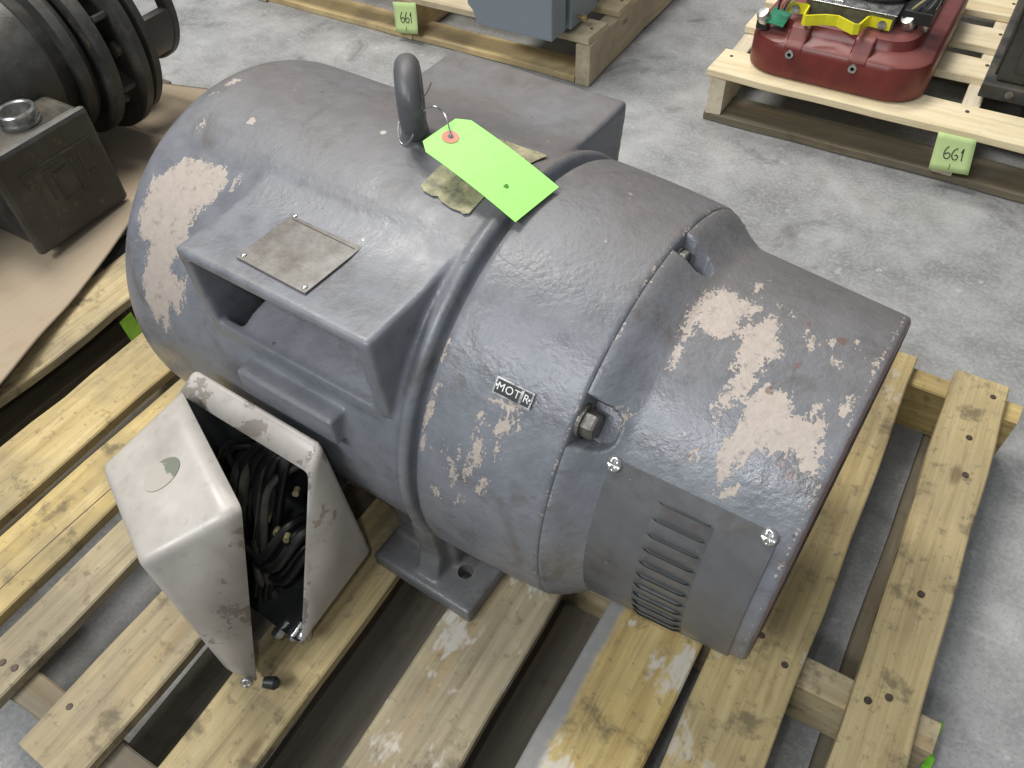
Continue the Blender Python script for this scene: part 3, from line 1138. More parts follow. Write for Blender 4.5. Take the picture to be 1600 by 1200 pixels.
# ---- remains of a paper sticker on the crown
stm = Mat('worn_yellow_sticker', 0.6)
nn = stm.noise(60, 6, 0.7)
stm.col(stm.ramp(nn, [(0.35, (0.15, 0.135, 0.095)), (0.5, (0.29, 0.265, 0.155)), (0.66, (0.42, 0.385, 0.235))]))


def crown_w(v):
    x = abs(v)
    a = 0.194 + (0.0315 * 0.5 * (1 + math.cos(PI * x / 0.15)) if x < 0.15 else 0)
    b = math.sqrt(max(0, 0.224 ** 2 - x * x))
    return max(a, b)


def crown_patch(name, outline, mat, parent, lift=0.0012):
    """thin paper that follows the crown: outline polygon (u, v) sampled as a fan of narrow strips"""
    bm = bmesh.new()
    pts = [bm.verts.new((u, v, 0)) for u, v in outline]
    bm.faces.new(pts)
    for i in range(1, 14):
        y = -0.07 + i * 0.01
        bmesh.ops.bisect_plane(bm, geom=bm.verts[:] + bm.edges[:] + bm.faces[:], plane_co=(0, y, 0), plane_no=(0, 1, 0))
    for p in bm.verts:
        p.co.z = crown_w(p.co.y) + lift + WZ
    me = bpy.data.meshes.new(name)
    bm.to_mesh(me)
    bm.free()
    o = obj(name, me, mat, parent)
    md = o.modifiers.new('solid', 'SOLIDIFY')
    md.thickness = 0.0005
    md.offset = 1
    return o


crown_patch('sticker', [(-0.103, -0.046), (-0.096, -0.050), (-0.085, -0.0515), (-0.080, -0.0495), (-0.073, -0.0535), (-0.060, -0.056), (-0.050, -0.0555), (-0.046, -0.057), (-0.041, -0.054), (-0.039, -0.02), (-0.030, 0.060), (-0.045, 0.0615), (-0.060, 0.0595), (-0.085, 0.0605), (-0.098, 0.056), (-0.100, 0.0)], stm.m, motor)

# ---- MOTOR plate on the bracket
mp = wrap_sheet('rating_plate', 0.0592, 0.0965, -44.8, -48.6, 0.2238, 0.0012, 6, 4, M['steel'], motor)
pb = wrap_sheet('plate_field', 0.0608, 0.0949, -45.15, -48.25, 0.2250, 0.0003, 6, 4, M['black'], mp)
whm = simple('white_lettering', (0.72, 0.72, 0.70), 0.5, bump=0)


def wrap_text(body, size, uc, tc, r, mat, parent, spacing=1.1):
    me = text_mesh(body, size, 0.0002, spacing)
    me.transform(Matrix.Identity(4))
    for p in me.vertices:
        x, y, z = p.co
        p.co = cyl(uc + x, tc + math.degrees(y / r), r + z)
    return obj('lettering', me, mat, parent)


wrap_text('MOT', 0.0098, 0.0735, -46.7, 0.2256, whm, mp, 1.12)
wrap_text('R', 0.0098, 0.0910, -46.7, 0.2256, whm, mp)
sc = wrap_sheet('scuff', 0.0850, 0.0875, -45.3, -48.1, 0.2254, 0.0004, 2, 3, M['steel'], mp)
for u in (0.0618, 0.0942):
    n = Vector((0, math.sin(R_(-46.7)), math.cos(R_(-46.7))))
    obj('rivet', RIV, None, mp, cyl(u, -46.7, 0.2252), align(n), ).scale = (0.55, 0.55, 0.8)

# ---- terminal box on the side
def sheet_shell(name, section, s0, s1, inset, parent, loc, rotz, bev=0.013, grime=False, shear=0.0):
    """open sheet-metal half shell: section corners (d, h) run from rim top round the back to rim bottom; rim face left open"""
    bm = bmesh.new()
    A, B = [], []
    for i, (d, h) in enumerate(section):
        ins = 0.0 if i in (0, len(section) - 1) else inset
        A.append(bm.verts.new((s0 + ins, d, h)))
        B.append(bm.verts.new((s1 - ins, d, h)))
    for q in bm.verts:
        q.co.x += -shear * q.co.z
    n = len(section)
    bm.faces.new(A)
    bm.faces.new(B[::-1])
    for i in range(n - 1):
        bm.faces.new((A[i], B[i], B[i + 1], A[i + 1]))
    bmesh.ops.recalc_face_normals(bm, faces=bm.faces)
    ed = [e for e in bm.edges if not e.is_boundary]
    bmesh.ops.bevel(bm, geom=ed, offset=bev, segments=4, profile=0.5, affect='EDGES')
    bmesh.ops.triangulate(bm, faces=[f for f in bm.faces if len(f.verts) > 4])
    bmesh.ops.subdivide_edges(bm, edges=[e for e in bm.edges if e.calc_length() > 0.03], cuts=3, use_grid_fill=True)
    bmesh.ops.recalc_face_normals(bm, faces=bm.faces)
    me = bpy.data.meshes.new(name)
    bm.to_mesh(me)
    # edges of the pressing are the places where enamel has been knocked off
    wl = []
    bm.normal_update()
    bound = [v.co.copy() for v in bm.verts if v.is_boundary]
    for v in bm.verts:
        k = 0.0
        fn = [f.normal for f in v.link_faces]
        if len(fn) > 1:
            k = max((a.angle(b, 0) for a in fn for b in fn))
        w = min(1.0, k / 0.5) * 0.6
        if v.is_boundary:
            w = 0.75
        if grime and v.co.z > 0.020:
            w = max(w, 0.62)
        wl.append(w)
    bm.free()
    at = me.attributes.new('wear', 'FLOAT', 'POINT')
    at.data.foreach_set('value', wl)
    smooth_by_angle(me, 60)
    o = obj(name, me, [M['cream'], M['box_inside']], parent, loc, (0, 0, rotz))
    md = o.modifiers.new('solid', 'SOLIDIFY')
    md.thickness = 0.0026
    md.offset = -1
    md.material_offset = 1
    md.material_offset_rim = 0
    return o


# base: back against the pad; y axis outward is negative v, so use mirrored section
tbox = sheet_shell('terminal_box', [(-0.268, 0.029), (-0.240, 0.046), (-0.226, -0.187), (-0.356, -0.202)], -0.288, -0.092, 0.004, motor, (0, 0, WZ), 0, 0.009, True)
tbox['label'] = 'cream two-piece terminal box standing open and full of black leads'
cover = sheet_shell('box_cover', [(0.0, 0.0), (-0.100, -0.028), (-0.094, -0.248), (-0.074, -0.268)], 0.0, 0.175, 0.020, tbox, (-0.268, -0.270, 0.048), R_(-22.5), 0.009, False, 0.085)
# oval sticker on the cover's top face
ovm = Mat('worn_green_sticker', 0.45)
nn = ovm.noise(45, 6, 0.7)
ovm.col(ovm.mix(ovm.step(ovm.math('ADD', ovm.math('MULTIPLY', nn, 0.5), ovm.math('MULTIPLY', ovm.xyz()[1], 14.0)), 0.33, 0.36), (0.40, 0.36, 0.31), (0.17, 0.18, 0.135)))
ov = [(0.0145 * math.cos(2 * PI * k / 32), 0.0205 * math.sin(2 * PI * k / 32)) for k in range(32)]
v, f = extrude_poly(ov, 0, 0.0004, 'Z')
top_n = Vector((0, -0.028, 0.100)).normalized()
e = Vector((0, -0.100, -0.028))
po = Vector((0.083, 0, 0)) + e * 0.50 + top_n * 0.0004
xa = Vector((1, 0, 0))
ya = top_n.cross(xa)
rm = Matrix((xa, ya, top_n)).transposed() @ Matrix.Rotation(R_(8), 3, 'Z')
o = obj('oval_sticker', fix_normals(mesh('oval_sticker', v, f)), ovm.m, tbox)
cm = Matrix.Translation((-0.268, -0.270, 0.048)) @ Matrix.Rotation(R_(-22.5), 4, 'Z')
o.matrix_local = cm @ (Matrix.Translation(po) @ rm.to_4x4())
# retaining screws at the bottom rims
o = obj('screw', PAN, None, tbox, cm @ Vector((0.1985, -0.080, -0.250)), align((0.7, -0.72, 0.25)))
o = lathe('rubber_washer', [(-0.006, 0), (-0.006, 0.006), (0.006, 0.0075), (0.010, 0.005), (0.010, 0)], 16, M['black'], tbox, 'X', cm @ Vector((0.2085, -0.060, -0.2590)), (0, 0, 0.5))
for p in ((-0.098, -0.340, -0.192), (-0.110, -0.345, -0.200), (-0.128, -0.352, -0.203)):
    lathe('lead_lug', [(-0.012, 0), (-0.012, 0.0045), (0.002, 0.006), (0.005, 0.008), (0.012, 0.008), (0.012, 0)], 12, M['steel'], tbox, 'X', p, (0, 0.7, -0.8 + p[0] * 9))
rng = random.Random(7)
for k in range(22):
    u0 = -0.235 + 0.0058 * k + rng.uniform(-.006, .006)
    u1 = -0.215 + 0.0050 * k + rng.uniform(-.02, .015)
    u0, u1 = min(u0, -0.112), min(u1, -0.118)
    if k < 15:
        pts = [(u0 * 0.5 - 0.07, -0.236, -0.01 + rng.uniform(-.03, .02)), (u0, -0.262 + rng.uniform(-.012, .01), -0.035 + rng.uniform(-.02, .02)),
               (u0 * 0.6 + u1 * 0.4, -0.290 + rng.uniform(-.015, .012), -0.085 + rng.uniform(-.02, .02)), (u1, -0.318 + rng.uniform(-.012, .010), -0.145),
               (u1 + rng.uniform(-.01, .012), -0.338 + rng.uniform(-.008, .012), -0.186 - rng.uniform(0, .012))]
    else:
        a = rng.uniform(-0.02, 0.02)
        u0 = -0.115 - 0.01 * (k - 15) * 0.5
        pts = [(u0, -0.25, -0.12 + a), (u0, -0.29, -0.10 + a), (u0 - 0.02, -0.325, -0.135 + a), (u0 - 0.07, -0.31, -0.15 + a), (u0 - 0.09, -0.27, -0.14 + a)]
    tube('lead', pts, rng.uniform(0.0040, 0.0062), M['cable_grey'] if k in (5, 9, 12) else M['cable'], tbox, 8, 5)
for (u, v_, w) in ((-0.128, -0.270, -0.028), (-0.168, -0.292, -0.085), (-0.150, -0.298, -0.088), (-0.130, -0.300, -0.080)):
    lathe('marker_sleeve', [(-0.005, 0), (-0.005, 0.0034), (0.005, 0.0034), (0.005, 0)], 12, M['marker'], tbox, 'Z', (u, v_, w), (1.1, 0.5, 0.4))

# ================================================================== HANG TAG on the eye bolt
cardm = Mat('lime_card', 0.55)
cardm.col(cardm.mix(cardm.noise(90, 4), (0.31, 0.78, 0.15), (0.38, 0.86, 0.20)))
redm = simple('faded_red_card', (0.62, 0.24, 0.17), 0.6, bump=0)
TL, BL, BR, TR = [Vector(p) for p in ((-0.0979, 0.0183, 0.2625), (-0.105, -0.0412, 0.2600), (0.0087, -0.0531, 0.2300), (0.0158, 0.0064, 0.2310))]
rt = Matrix.Rotation(-0.0538, 3, 'Z')
org = Vector((-0.3050, 0.5260, 0.1250 + WZ))


def mw(p):
    return rt @ Vector(p) + org


tg = thing('hang_tag', 'bright lime-green card tag wired to the eye bolt of the motor', 'tag', mw((TL + BL) / 2))
ex, ey = (TR - TL), (BL - TL)
ez = ex.cross(ey)
ez = ez.normalized() if ez.z > 0 else -ez.normalized()


def tp(a, b, lift=0.0):
    """card coordinates 0..1 along, 0..1 across -> local to the tag's empty"""
    bow = 0.006 * math.sin(PI * a) * 0.8
    return mw(TL + ex * a + ey * b + ez * (lift + bow * 0.5)) - tg.location


def card_piece(name, outline, lift, th, mat, holes=None, parent=tg):
    bm = bmesh.new()
    vs = [bm.verts.new((a, b, 0)) for a, b in outline]
    bm.faces.new(vs)
    for i in range(1, 12):
        bmesh.ops.bisect_plane(bm, geom=bm.verts[:] + bm.edges[:] + bm.faces[:], plane_co=(i / 12, 0, 0), plane_no=(1, 0, 0))
    for q in bm.verts:
        q.co = tp(q.co.x, q.co.y, lift)
    me = bpy.data.meshes.new(name)
    bm.to_mesh(me)
    bm.free()
    o = obj(name, me, mat, parent)
    md = o.modifiers.new('solid', 'SOLIDIFY')
    md.thickness = th
    md.offset = 0
    return o


card_piece('card', [(0.0, 0.15), (0.095, 0.0), (1.0, 0.0), (1.0, 1.0), (0.095, 1.0), (0.0, 0.87)], 0, 0.0005, cardm.m)
card_piece('eyelet_patch', [(0.115 + 0.068 * math.cos(2 * PI * k / 24), 0.51 + 0.136 * math.sin(2 * PI * k / 24)) for k in range(24)], 0.0007, 0.0004, redm)
card_piece('eyelet_hole', [(0.115 + 0.022 * math.cos(2 * PI * k / 16), 0.50 + 0.044 * math.sin(2 * PI * k / 16)) for k in range(16)], 0.0012, 0.0003, M['black'])
grn = simple('dark_green_ink', (0.055, 0.22, 0.02), 0.6, bump=0)
card_piece('punched_mark', [(0.735 + 0.018 * math.cos(2 * PI * k / 10) * (1 + .3 * math.sin(k * 2.3)), 0.62 + 0.036 * math.sin(2 * PI * k / 10) * (1 + .3 * math.cos(k * 1.7))) for k in range(10)], 0.0008, 0.0003, grn)
ring = Vector((-0.150, 0.008, 0.2690))
wl = [(-0.1030, 0.000, 0.270), (-0.1130, -0.002, 0.276), (-0.1215, -0.006, 0.272), (-0.1260, -0.014, 0.262), (-0.1285, -0.022, 0.249), (-0.1355, -0.0265, 0.2425),
      (-0.1450, -0.021, 0.2455), (-0.1520, -0.009, 0.254), (-0.1450, 0.004, 0.266), (-0.1330, 0.010, 0.276), (-0.1250, 0.012, 0.290)]
wp = [tp(0.115, 0.50, 0.0012)] + [mw(p) - tg.location for p in wl]
tube('wire', wp, 0.00075, M['steel'], tg, 6, 8)

# ================================================================== LOOSE BITS ON AND BY THE MAIN PALLET
limem = simple('lime_plastic', (0.20, 0.62, 0.03), 0.45, bump=0)


def strip_thing(label, pts, w, z):
    root = pts[0]
    v, f = [], []
    for i, (x, y, zz) in enumerate(pts):
        s = i / (len(pts) - 1)
        ww = w * (0.25 + 0.75 * math.sin(PI * min(1, s * 0.9 + 0.1)))
        for dx, dz in ((-ww, 0), (ww, 0.001), (ww, 0.0018), (-ww, 0.0009)):
            v.append((x - root[0] + dx, y - root[1], zz - root[2] + dz))
    for i in range(len(pts) - 1):
        for k in range(4):
            f.append((i * 4 + k, i * 4 + (k + 1) % 4, i * 4 + 4 + (k + 1) % 4, i * 4 + 4 + k))
    f += [(3, 2, 1, 0), tuple(len(v) - 4 + k for k in range(4))]
    o = obj('plastic_strip', fix_normals(mesh('plastic_strip', v, f)), limem, None, root)
    return tag(o, label, 'strip', 'lime plastic scraps on the floor')


strip_thing('short lime-green plastic scrap on the concrete beside the pallet', [(0.232, 0.478, 0.03), (0.2385, 0.498, 0.026), (0.2425, 0.512, 0.016), (0.246, 0.525, 0.004)], 0.0032, 0)
strip_thing('lime-green plastic scrap cut by the lower picture edge, nearest the viewer', [(0.228, 0.425, 0.045), (0.232, 0.445, 0.045), (0.2355, 0.460, 0.038), (0.238, 0.472, 0.025)], 0.0046, 0)
shim = board_mesh(0.09, 0.034, 0.03, 77, 0.003)
o = obj('wood_block', shim, M['wood_new'], None, (-0.170, 0.475, 0.140), (0.25, 0.15, 0.25))
o['tone'] = 0.0
o['white'] = 0.0
o['strip'] = 0.0
tag(o, 'small pale wood block wedged under the end bell of the motor', 'wood block')

# ================================================================== NOTES reading 661
notem = Mat('pale_green_note', 0.6)
notem.col(notem.mix(notem.noise(30, 4), (0.50, 0.66, 0.26), (0.60, 0.74, 0.34)))
inkm = simple('black_marker_ink', (0.03, 0.03, 0.025), 0.6, bump=0)
GLYPH = {'6': [(0.30, 0.95), (0.12, 0.70), (0.05, 0.40), (0.12, 0.10), (0.34, 0.02), (0.52, 0.18), (0.50, 0.38), (0.32, 0.46), (0.12, 0.34)],
         'G': [(0.40, 0.92), (0.15, 0.72), (0.05, 0.38), (0.18, 0.05), (0.42, 0.06), (0.50, 0.30), (0.34, 0.40), (0.26, 0.34)],
         '1': [(0.10, 0.62), (0.22, 0.95), (0.20, 0.50), (0.22, 0.02)]}


def note(label, A, B, C, D, chars, sx):
    """four corners TL, TR, BR, BL in world space"""
    A, B, C, D = map(Vector, (A, B, C, D))
    root = thing('paper_note', label, 'note', (A + B + C + D) / 4, 0, 'notes marked 661')

    def at(a, b, lift=0):
        top = A.lerp(B, a)
        bot = D.lerp(C, a)
        p = top.lerp(bot, b)
        p = p + Vector((0, -1, 0)) * (lift + 0.006 * b * b)
        return p - root.location
    v, f = [], []
    n = 6
    for s in (0, 1):
        for j in range(n + 1):
            for i in range(n + 1):
                v.append(at(i / n, j / n, 0.0004 * s))
    N = (n + 1) ** 2
    for j in range(n):
        for i in range(n):
            a = j * (n + 1) + i
            q = (a, a + 1, a + n + 2, a + n + 1)
            f += [q, tuple(x + N for x in q)[::-1]]
    rim = list(range(n + 1)) + [j * (n + 1) + n for j in range(1, n + 1)] + [n * (n + 1) + i for i in range(n - 1, -1, -1)] + [j * (n + 1) for j in range(n - 1, 0, -1)]
    for a, b in zip(rim, rim[1:] + rim[:1]):
        f.append((a, b, b + N, a + N))
    obj('paper', fix_normals(mesh('paper', v, f, True)), notem.m, root)
    x = sx
    for ch in chars:
        pts = [at(x + 0.34 * gx, 0.66 - 0.36 * gy, 0.0009) for gx, gy in GLYPH[ch]]
        tube('handwritten_digit', pts, 0.0011, inkm, root, 5, 5)
        x += 0.205
    tube('pencil_tick', [at(0.50, 0.78, 0.0009), at(0.49, 0.94, 0.0009)], 0.0006, inkm, root, 5, 2)
    return root


# ================================================================== RIGHT BACK PALLET
rp = thing('wooden_pallet', 'fresh pale wooden pallet under the red housing at the upper right', 'pallet', (-0.15, 2.1, 0), 0, 'pallets standing behind the motor')
for i, (y0, y1) in enumerate(((1.632, 1.738), (1.855, 1.945), (2.00, 2.10), (2.17, 2.27), (2.34, 2.44), (2.51, 2.60))):
    b = board('deck_board', rp, -0.52, 0.56, y0, y1, 0.107, 0.124, M['wood_pale'], 400 + i, 'X', tone=-0.02)
    for x in (-0.495, 0.0, 0.54):
        nail(b, (y0 + y1) / 2 - y0 - 0.03, -(x - 0.02), 0.0085)
for i, x in enumerate((-0.513, -0.018, 0.52)):
    board('stringer', rp, x, x + 0.036, 1.640, 2.60, 0.019, 0.107, M['wood_pale'], 420 + i, 'Y')
for i, (y0, y1) in enumerate(((1.640, 1.735), (2.05, 2.14), (2.50, 2.60))):
    board('bottom_board', rp, -0.515, 0.56, y0, y1, 0.0006, 0.019, M['wood_dark'], 440 + i, 'X', tone=0.05)
note('pale green paper note marked 661 on the pallet of the red housing', (-0.0337, 1.628, 0.1127), (0.0367, 1.628, 0.1149), (0.0484, 1.622, 0.0458), (-0.0249, 1.622, 0.0374), '6G1', 0.26)

# ---- red cast housing with steel tray and yellow handle
redm2 = Mat('red_enamel', 0.38)
rn = redm2.noise(14, 5, 0.6)
rc = redm2.ramp(rn, [(0.3, (0.110, 0.020, 0.017)), (0.6, (0.175, 0.030, 0.024)), (0.85, (0.23, 0.055, 0.043))])
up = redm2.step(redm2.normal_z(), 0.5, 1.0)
rc = redm2.mix(redm2.math('MULTIPLY', up, 0.45), rc, (0.32, 0.13, 0.115))  # upward faces tinted paler: pink ledge highlights put into the colour
redm2.col(rc)
redm2.bump(redm2.noise(150, 3), 0.12, 0.001)
yel = simple('yellow_paint', (0.78, 0.72, 0.02), 0.4, var=0.08)
olive = simple('olive_steel_plate', (0.20, 0.20, 0.14), 0.35, 0.5, var=0.3)
pcb = simple('green_circuit_board', (0.03, 0.22, 0.12), 0.4)


def rrect(x0, x1, y0, y1, r, n=6):
    pts = []
    for cx, cy, a0 in ((x1 - r, y1 - r, 0), (x0 + r, y1 - r, 90), (x0 + r, y0 + r, 180), (x1 - r, y0 + r, 270)):
        for k in range(n + 1):
            a = R_(a0 + 90 * k / n)
            pts.append((cx + r * math.cos(a), cy + r * math.sin(a)))
    return pts


def stack_mesh(name, rings):
    """rings: list of (outline, z) of equal length, capped"""
    v, f = [], []
    n = len(rings[0][0])
    for pts, z in rings:
        v += [(x, y, z) for x, y in pts]
    for i in range(len(rings) - 1):
        for k in range(n):
            f.append((i * n + k, i * n + (k + 1) % n, (i + 1) * n + (k + 1) % n, (i + 1) * n + k))
    f += [tuple(range(n))[::-1], tuple(range((len(rings) - 1) * n, len(rings) * n))]
    me = fix_normals(mesh(name, v, f))
    smooth_by_angle(me, 32)
    return me


rh = thing('machine_housing', 'glossy red cast machine housing with a yellow handle on the fresh pallet', 'machine', (-0.275, 1.90, 0.124))


def rr2(i, z):
    return (rrect(-0.185 + i, 0.185 - i, -0.237 + i, 0.26 - i, 0.075 - i * 0.5), z)


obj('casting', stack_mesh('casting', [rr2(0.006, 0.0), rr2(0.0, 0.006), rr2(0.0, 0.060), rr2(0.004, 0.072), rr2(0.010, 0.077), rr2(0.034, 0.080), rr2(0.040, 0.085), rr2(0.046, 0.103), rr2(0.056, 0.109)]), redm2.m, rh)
for x in (-0.082, 0.048):
    v, f = extrude_poly([(-0.2365, 0.05), (-0.2365, 0.070), (-0.225, 0.080), (-0.205, 0.103), (-0.18, 0.107), (-0.18, 0.05)], x - 0.020, x + 0.020)
    bevel(obj('rib', fix_normals(mesh('rib', v, f)), redm2.m, rh), 0.005, 3)
    lathe('screw_socket', [(0, 0), (0, 0.0035), (0.004, 0.004), (0.004, 0.0085), (-0.004, 0.010)], 20, M['steel'], rh, 'Y', (x - 0.004, -0.2370, 0.056), (PI, 0, 0))
box('steel_tray', -0.092, 0.085, -0.170, 0.14, 0.10, 0.143, olive, rh, 0.003)
box('tray_lip', -0.096, 0.088, -0.176, 0.143, 0.1432, 0.1455, M['steel'], rh, 0.0008)
lathe('rubber_disc', [(0, 0), (0, 0.075), (0.008, 0.08), (0.018, 0.074), (0.018, 0)], 36, M['black'], rh, 'Z', (0.030, -0.06, 0.1456))
box('label_plate', -0.070, -0.020, -0.165, -0.12, 0.1456, 0.149, M['steel'], rh, 0.001)
# handle: one bent strap
hp = [(-0.124, -0.182), (-0.086, -0.179), (-0.081, -0.184), (-0.079, -0.222), (-0.074, -0.228), (-0.040, -0.207), (-0.016, -0.201), (0.022, -0.222), (0.030, -0.218), (0.036, -0.180), (0.042, -0.172), (0.082, -0.175)]
v, f = [], []
for i, (x, y) in enumerate(hp):
    a = Vector(hp[min(i + 1, len(hp) - 1)]) - Vector(hp[max(i - 1, 0)])
    nn = Vector((-a.y, a.x)).normalized() * 0.0018
    for s, z in ((1, 0.115), (-1, 0.115), (-1, 0.136), (1, 0.136)):
        v.append((x + nn.x * s, y + nn.y * s, z))
for i in range(len(hp) - 1):
    for k in range(4):
        f.append((i * 4 + k, i * 4 + (k + 1) % 4, i * 4 + 4 + (k + 1) % 4, i * 4 + 4 + k))
f += [(0, 1, 2, 3), tuple(len(v) - 4 + k for k in range(4))]
hd = obj('handle', fix_normals(mesh('handle', v, f)), yel, rh)
for x, y in ((-0.106, -0.1825), (0.066, -0.1760)):
    lathe('handle_bolt', [(0, 0), (0, 0.008), (0.004, 0.009), (0.006, 0.0)], 16, M['steel'], hd, 'Y', (x, y, 0.125), (PI, 0, 0))
for i, (x, y, z) in enumerate(((-0.160, -0.205, 0.102), (0.110, -0.140, 0.118), (0.135, -0.12, 0.115))):
    lathe('connector', [(-0.012, 0), (-0.012, 0.010), (0.0, 0.010), (0.0, 0.014), (0.008, 0.014), (0.020, 0.012), (0.022, 0)], 18, M['steel'], rh, 'Z', (x, y, z), (0.5, -0.3, 0))
box('circuit_board', -0.165, -0.125, -0.205, -0.15, 0.118, 0.1205, pcb, rh, 0.0005, rot=(0.15, 0.1, 0))
box('relay', -0.175, -0.150, -0.210, -0.185, 0.080, 0.100, M['black'], rh, 0.002)
box('terminal_strip', 0.095, 0.150, -0.15, -0.06, 0.125, 0.150, M['black'], rh, 0.002)
for k in range(4):
    tube('wire', [(-0.140 + 0.006 * k, -0.19, 0.12), (-0.135 + 0.008 * k, -0.20, 0.145), (-0.12 + 0.008 * k, -0.17, 0.16), (-0.09, -0.10 + 0.01 * k, 0.155)], 0.0025, [M['black'], redm, M['cable_grey'], M['marker']][k], rh, 6, 5)
    tube('wire', [(0.10 + 0.012 * k, -0.13, 0.13), (0.115 + 0.012 * k, -0.145, 0.16), (0.14 + 0.004 * k, -0.10, 0.17), (0.15, -0.05, 0.13)], 0.0025, [M['marker'], M['black'], M['cable_grey'], M['black']][k], rh, 6, 5)

# ---- black machine at the right edge
bk = thing('machine_cabinet', 'grimy black machine on a channel base at the right edge of the fresh pallet', 'machine', (0.20, 2.02, 0.124))
box('base_channel', -0.195, 0.25, -0.245, 0.30, 0.0, 0.030, M['dark'], bk, 0.003)
box('body', -0.175, 0.24, -0.228, 0.28, 0.030, 0.40, M['dark'], bk, 0.006)
box('panel', -0.15, 0.20, -0.2320, -0.2285, 0.055, 0.36, M['dark'], bk, 0.002)
for x in (-0.14, 0.03, 0.2):
    lathe('bolt', [(0, 0), (0, 0.008), (-0.005, 0.008), (-0.006, 0)], 14, M['bolt'], bk, 'Y', (x, -0.2452, 0.018))
for k in range(4):
    box('side_rib', -0.181, -0.1755, -0.20 + 0.12 * k, -0.17 + 0.12 * k, 0.03, 0.38, M['dark'], bk, 0.002)
lathe('cable_gland', [(0, 0), (0, 0.02), (0.02, 0.02), (0.024, 0.014), (0.04, 0.014), (0.04, 0)], 18, M['steel'], bk, 'Z', (-0.150, 0.14, 0.40))

# ================================================================== CENTRE BACK PALLET
cp = thing('wooden_pallet', 'ochre wooden pallet under the blue-grey steel cabinet behind the motor', 'pallet', (-1.3, 2.1, 0), 0, 'pallets standing behind the motor')
for i, (y0, y1) in enumerate(((1.640, 1.735), (1.80, 1.90), (1.98, 2.08), (2.16, 2.26), (2.34, 2.44), (2.52, 2.61))):
    b = board('deck_board', cp, -1.90, -0.815, y0, y1, 0.105, 0.122, M['wood_new'], 500 + i, 'X', tone=0.25)
    for x in (-0.833, -1.35):
        nail(b, 0.0, -(x - (-1.90 - 0.815) / 2), 0.0085)
for i, x in enumerate((-0.852, -1.375, -1.90)):
    board('stringer', cp, x, x + 0.037, 1.640, 2.61, 0.004, 0.105, M['wood_new'], 520 + i, 'Y', tone=0.3)
for i, (y0, y1) in enumerate(((1.645, 1.73), (2.05, 2.14), (2.50, 2.60))):
    board('bottom_board', cp, -1.863, -0.853, y0, y1, 0.0006, 0.018, M['wood_new'], 540 + i, 'X', tone=0.5)
note('pale green paper note marked 661 on the pallet under the cabinet', (-1.3876, 1.638, 0.0962), (-1.312, 1.638, 0.1078), (-1.3072, 1.632, 0.0322), (-1.3801, 1.632, 0.0217), '661', 0.26)
cabm = Mat('blue_grey_cabinet_paint', 0.45)
cn = cabm.noise(8, 5)
cabm.col(cabm.mix(cn, (0.190, 0.225, 0.255), (0.235, 0.275, 0.305)))
cabm.bump(cabm.noise(200, 3), 0.08, 0.001)
cb = thing('steel_cabinet', 'blue-grey steel cabinet overhanging the front of the ochre pallet', 'cabinet', (-0.97, 1.75, 0.122))
v, f = extrude_poly([(-0.098, 0.018), (0.104, 0.018), (0.104, 0.50), (-0.122, 0.50), (-0.122, 0.060), (-0.110, 0.050)], -0.196, -0.130, 'Y')
bevel(obj('door', fix_normals(mesh('door', v, f)), cabm.m, cb), 0.003)
box('body', -0.105, 0.088, -0.125, 0.25, 0.0, 0.52, cabm.m, cb, 0.003)
box('side_flange', 0.0885, 0.108, -0.112, 0.02, 0.012, 0.50, cabm.m, cb, 0.002)
brass = simple('brass_screw', (0.45, 0.34, 0.14), 0.35, 0.8)
lathe('thumb_screw', [(0, 0), (0, 0.004), (0.014, 0.004), (0.014, 0.008), (0.020, 0.008), (0.020, 0)], 14, brass, cb, 'X', (0.108, -0.08, 0.03))

# ================================================================== LEFT PALLET, CARDBOARD AND DARK GEARMOTOR
lp = thing('wooden_pallet', 'dark wooden pallet under the cardboard and the black gearmotor at left', 'pallet', (-1.6, 0.6, 0))
for i, x1 in enumerate((-1.082, -1.24, -1.40, -1.56, -1.72, -1.88, -2.04)):
    board('deck_board', lp, x1 - 0.098, x1, 0.0, 1.04, 0.107, 0.124, M['wood_dark' if i else 'wood'], 600 + i, 'Y', rag=0.004 if i == 0 else 0.002, tone=0.3)
for i, y in enumerate((0.01, 0.50, 0.99)):
    board('stringer', lp, -2.14, -1.085, y, y + 0.036, 0.018, 0.107, M['wood_dark'], 620 + i, 'X')
for i, x1 in enumerate((-1.13, -1.60, -2.05)):
    board('bottom_board', lp, x1 - 0.09, x1, 0.0, 1.04, 0.0006, 0.018, M['wood_dark'], 640 + i, 'Y')
v, f = extrude_poly([(-0.012, -0.025), (0.014, -0.022), (0.012, 0.026), (-0.014, 0.024)], 0, 0.0006, 'X')
o = obj('paper_note', fix_normals(mesh('paper_note', v, f)), simple('lime_note', (0.42, 0.78, 0.05), 0.5, bump=0), None, (-1.0800, 0.474, 0.073))
tag(o, 'small lime-green paper scrap on the side of the dark left pallet', 'note')

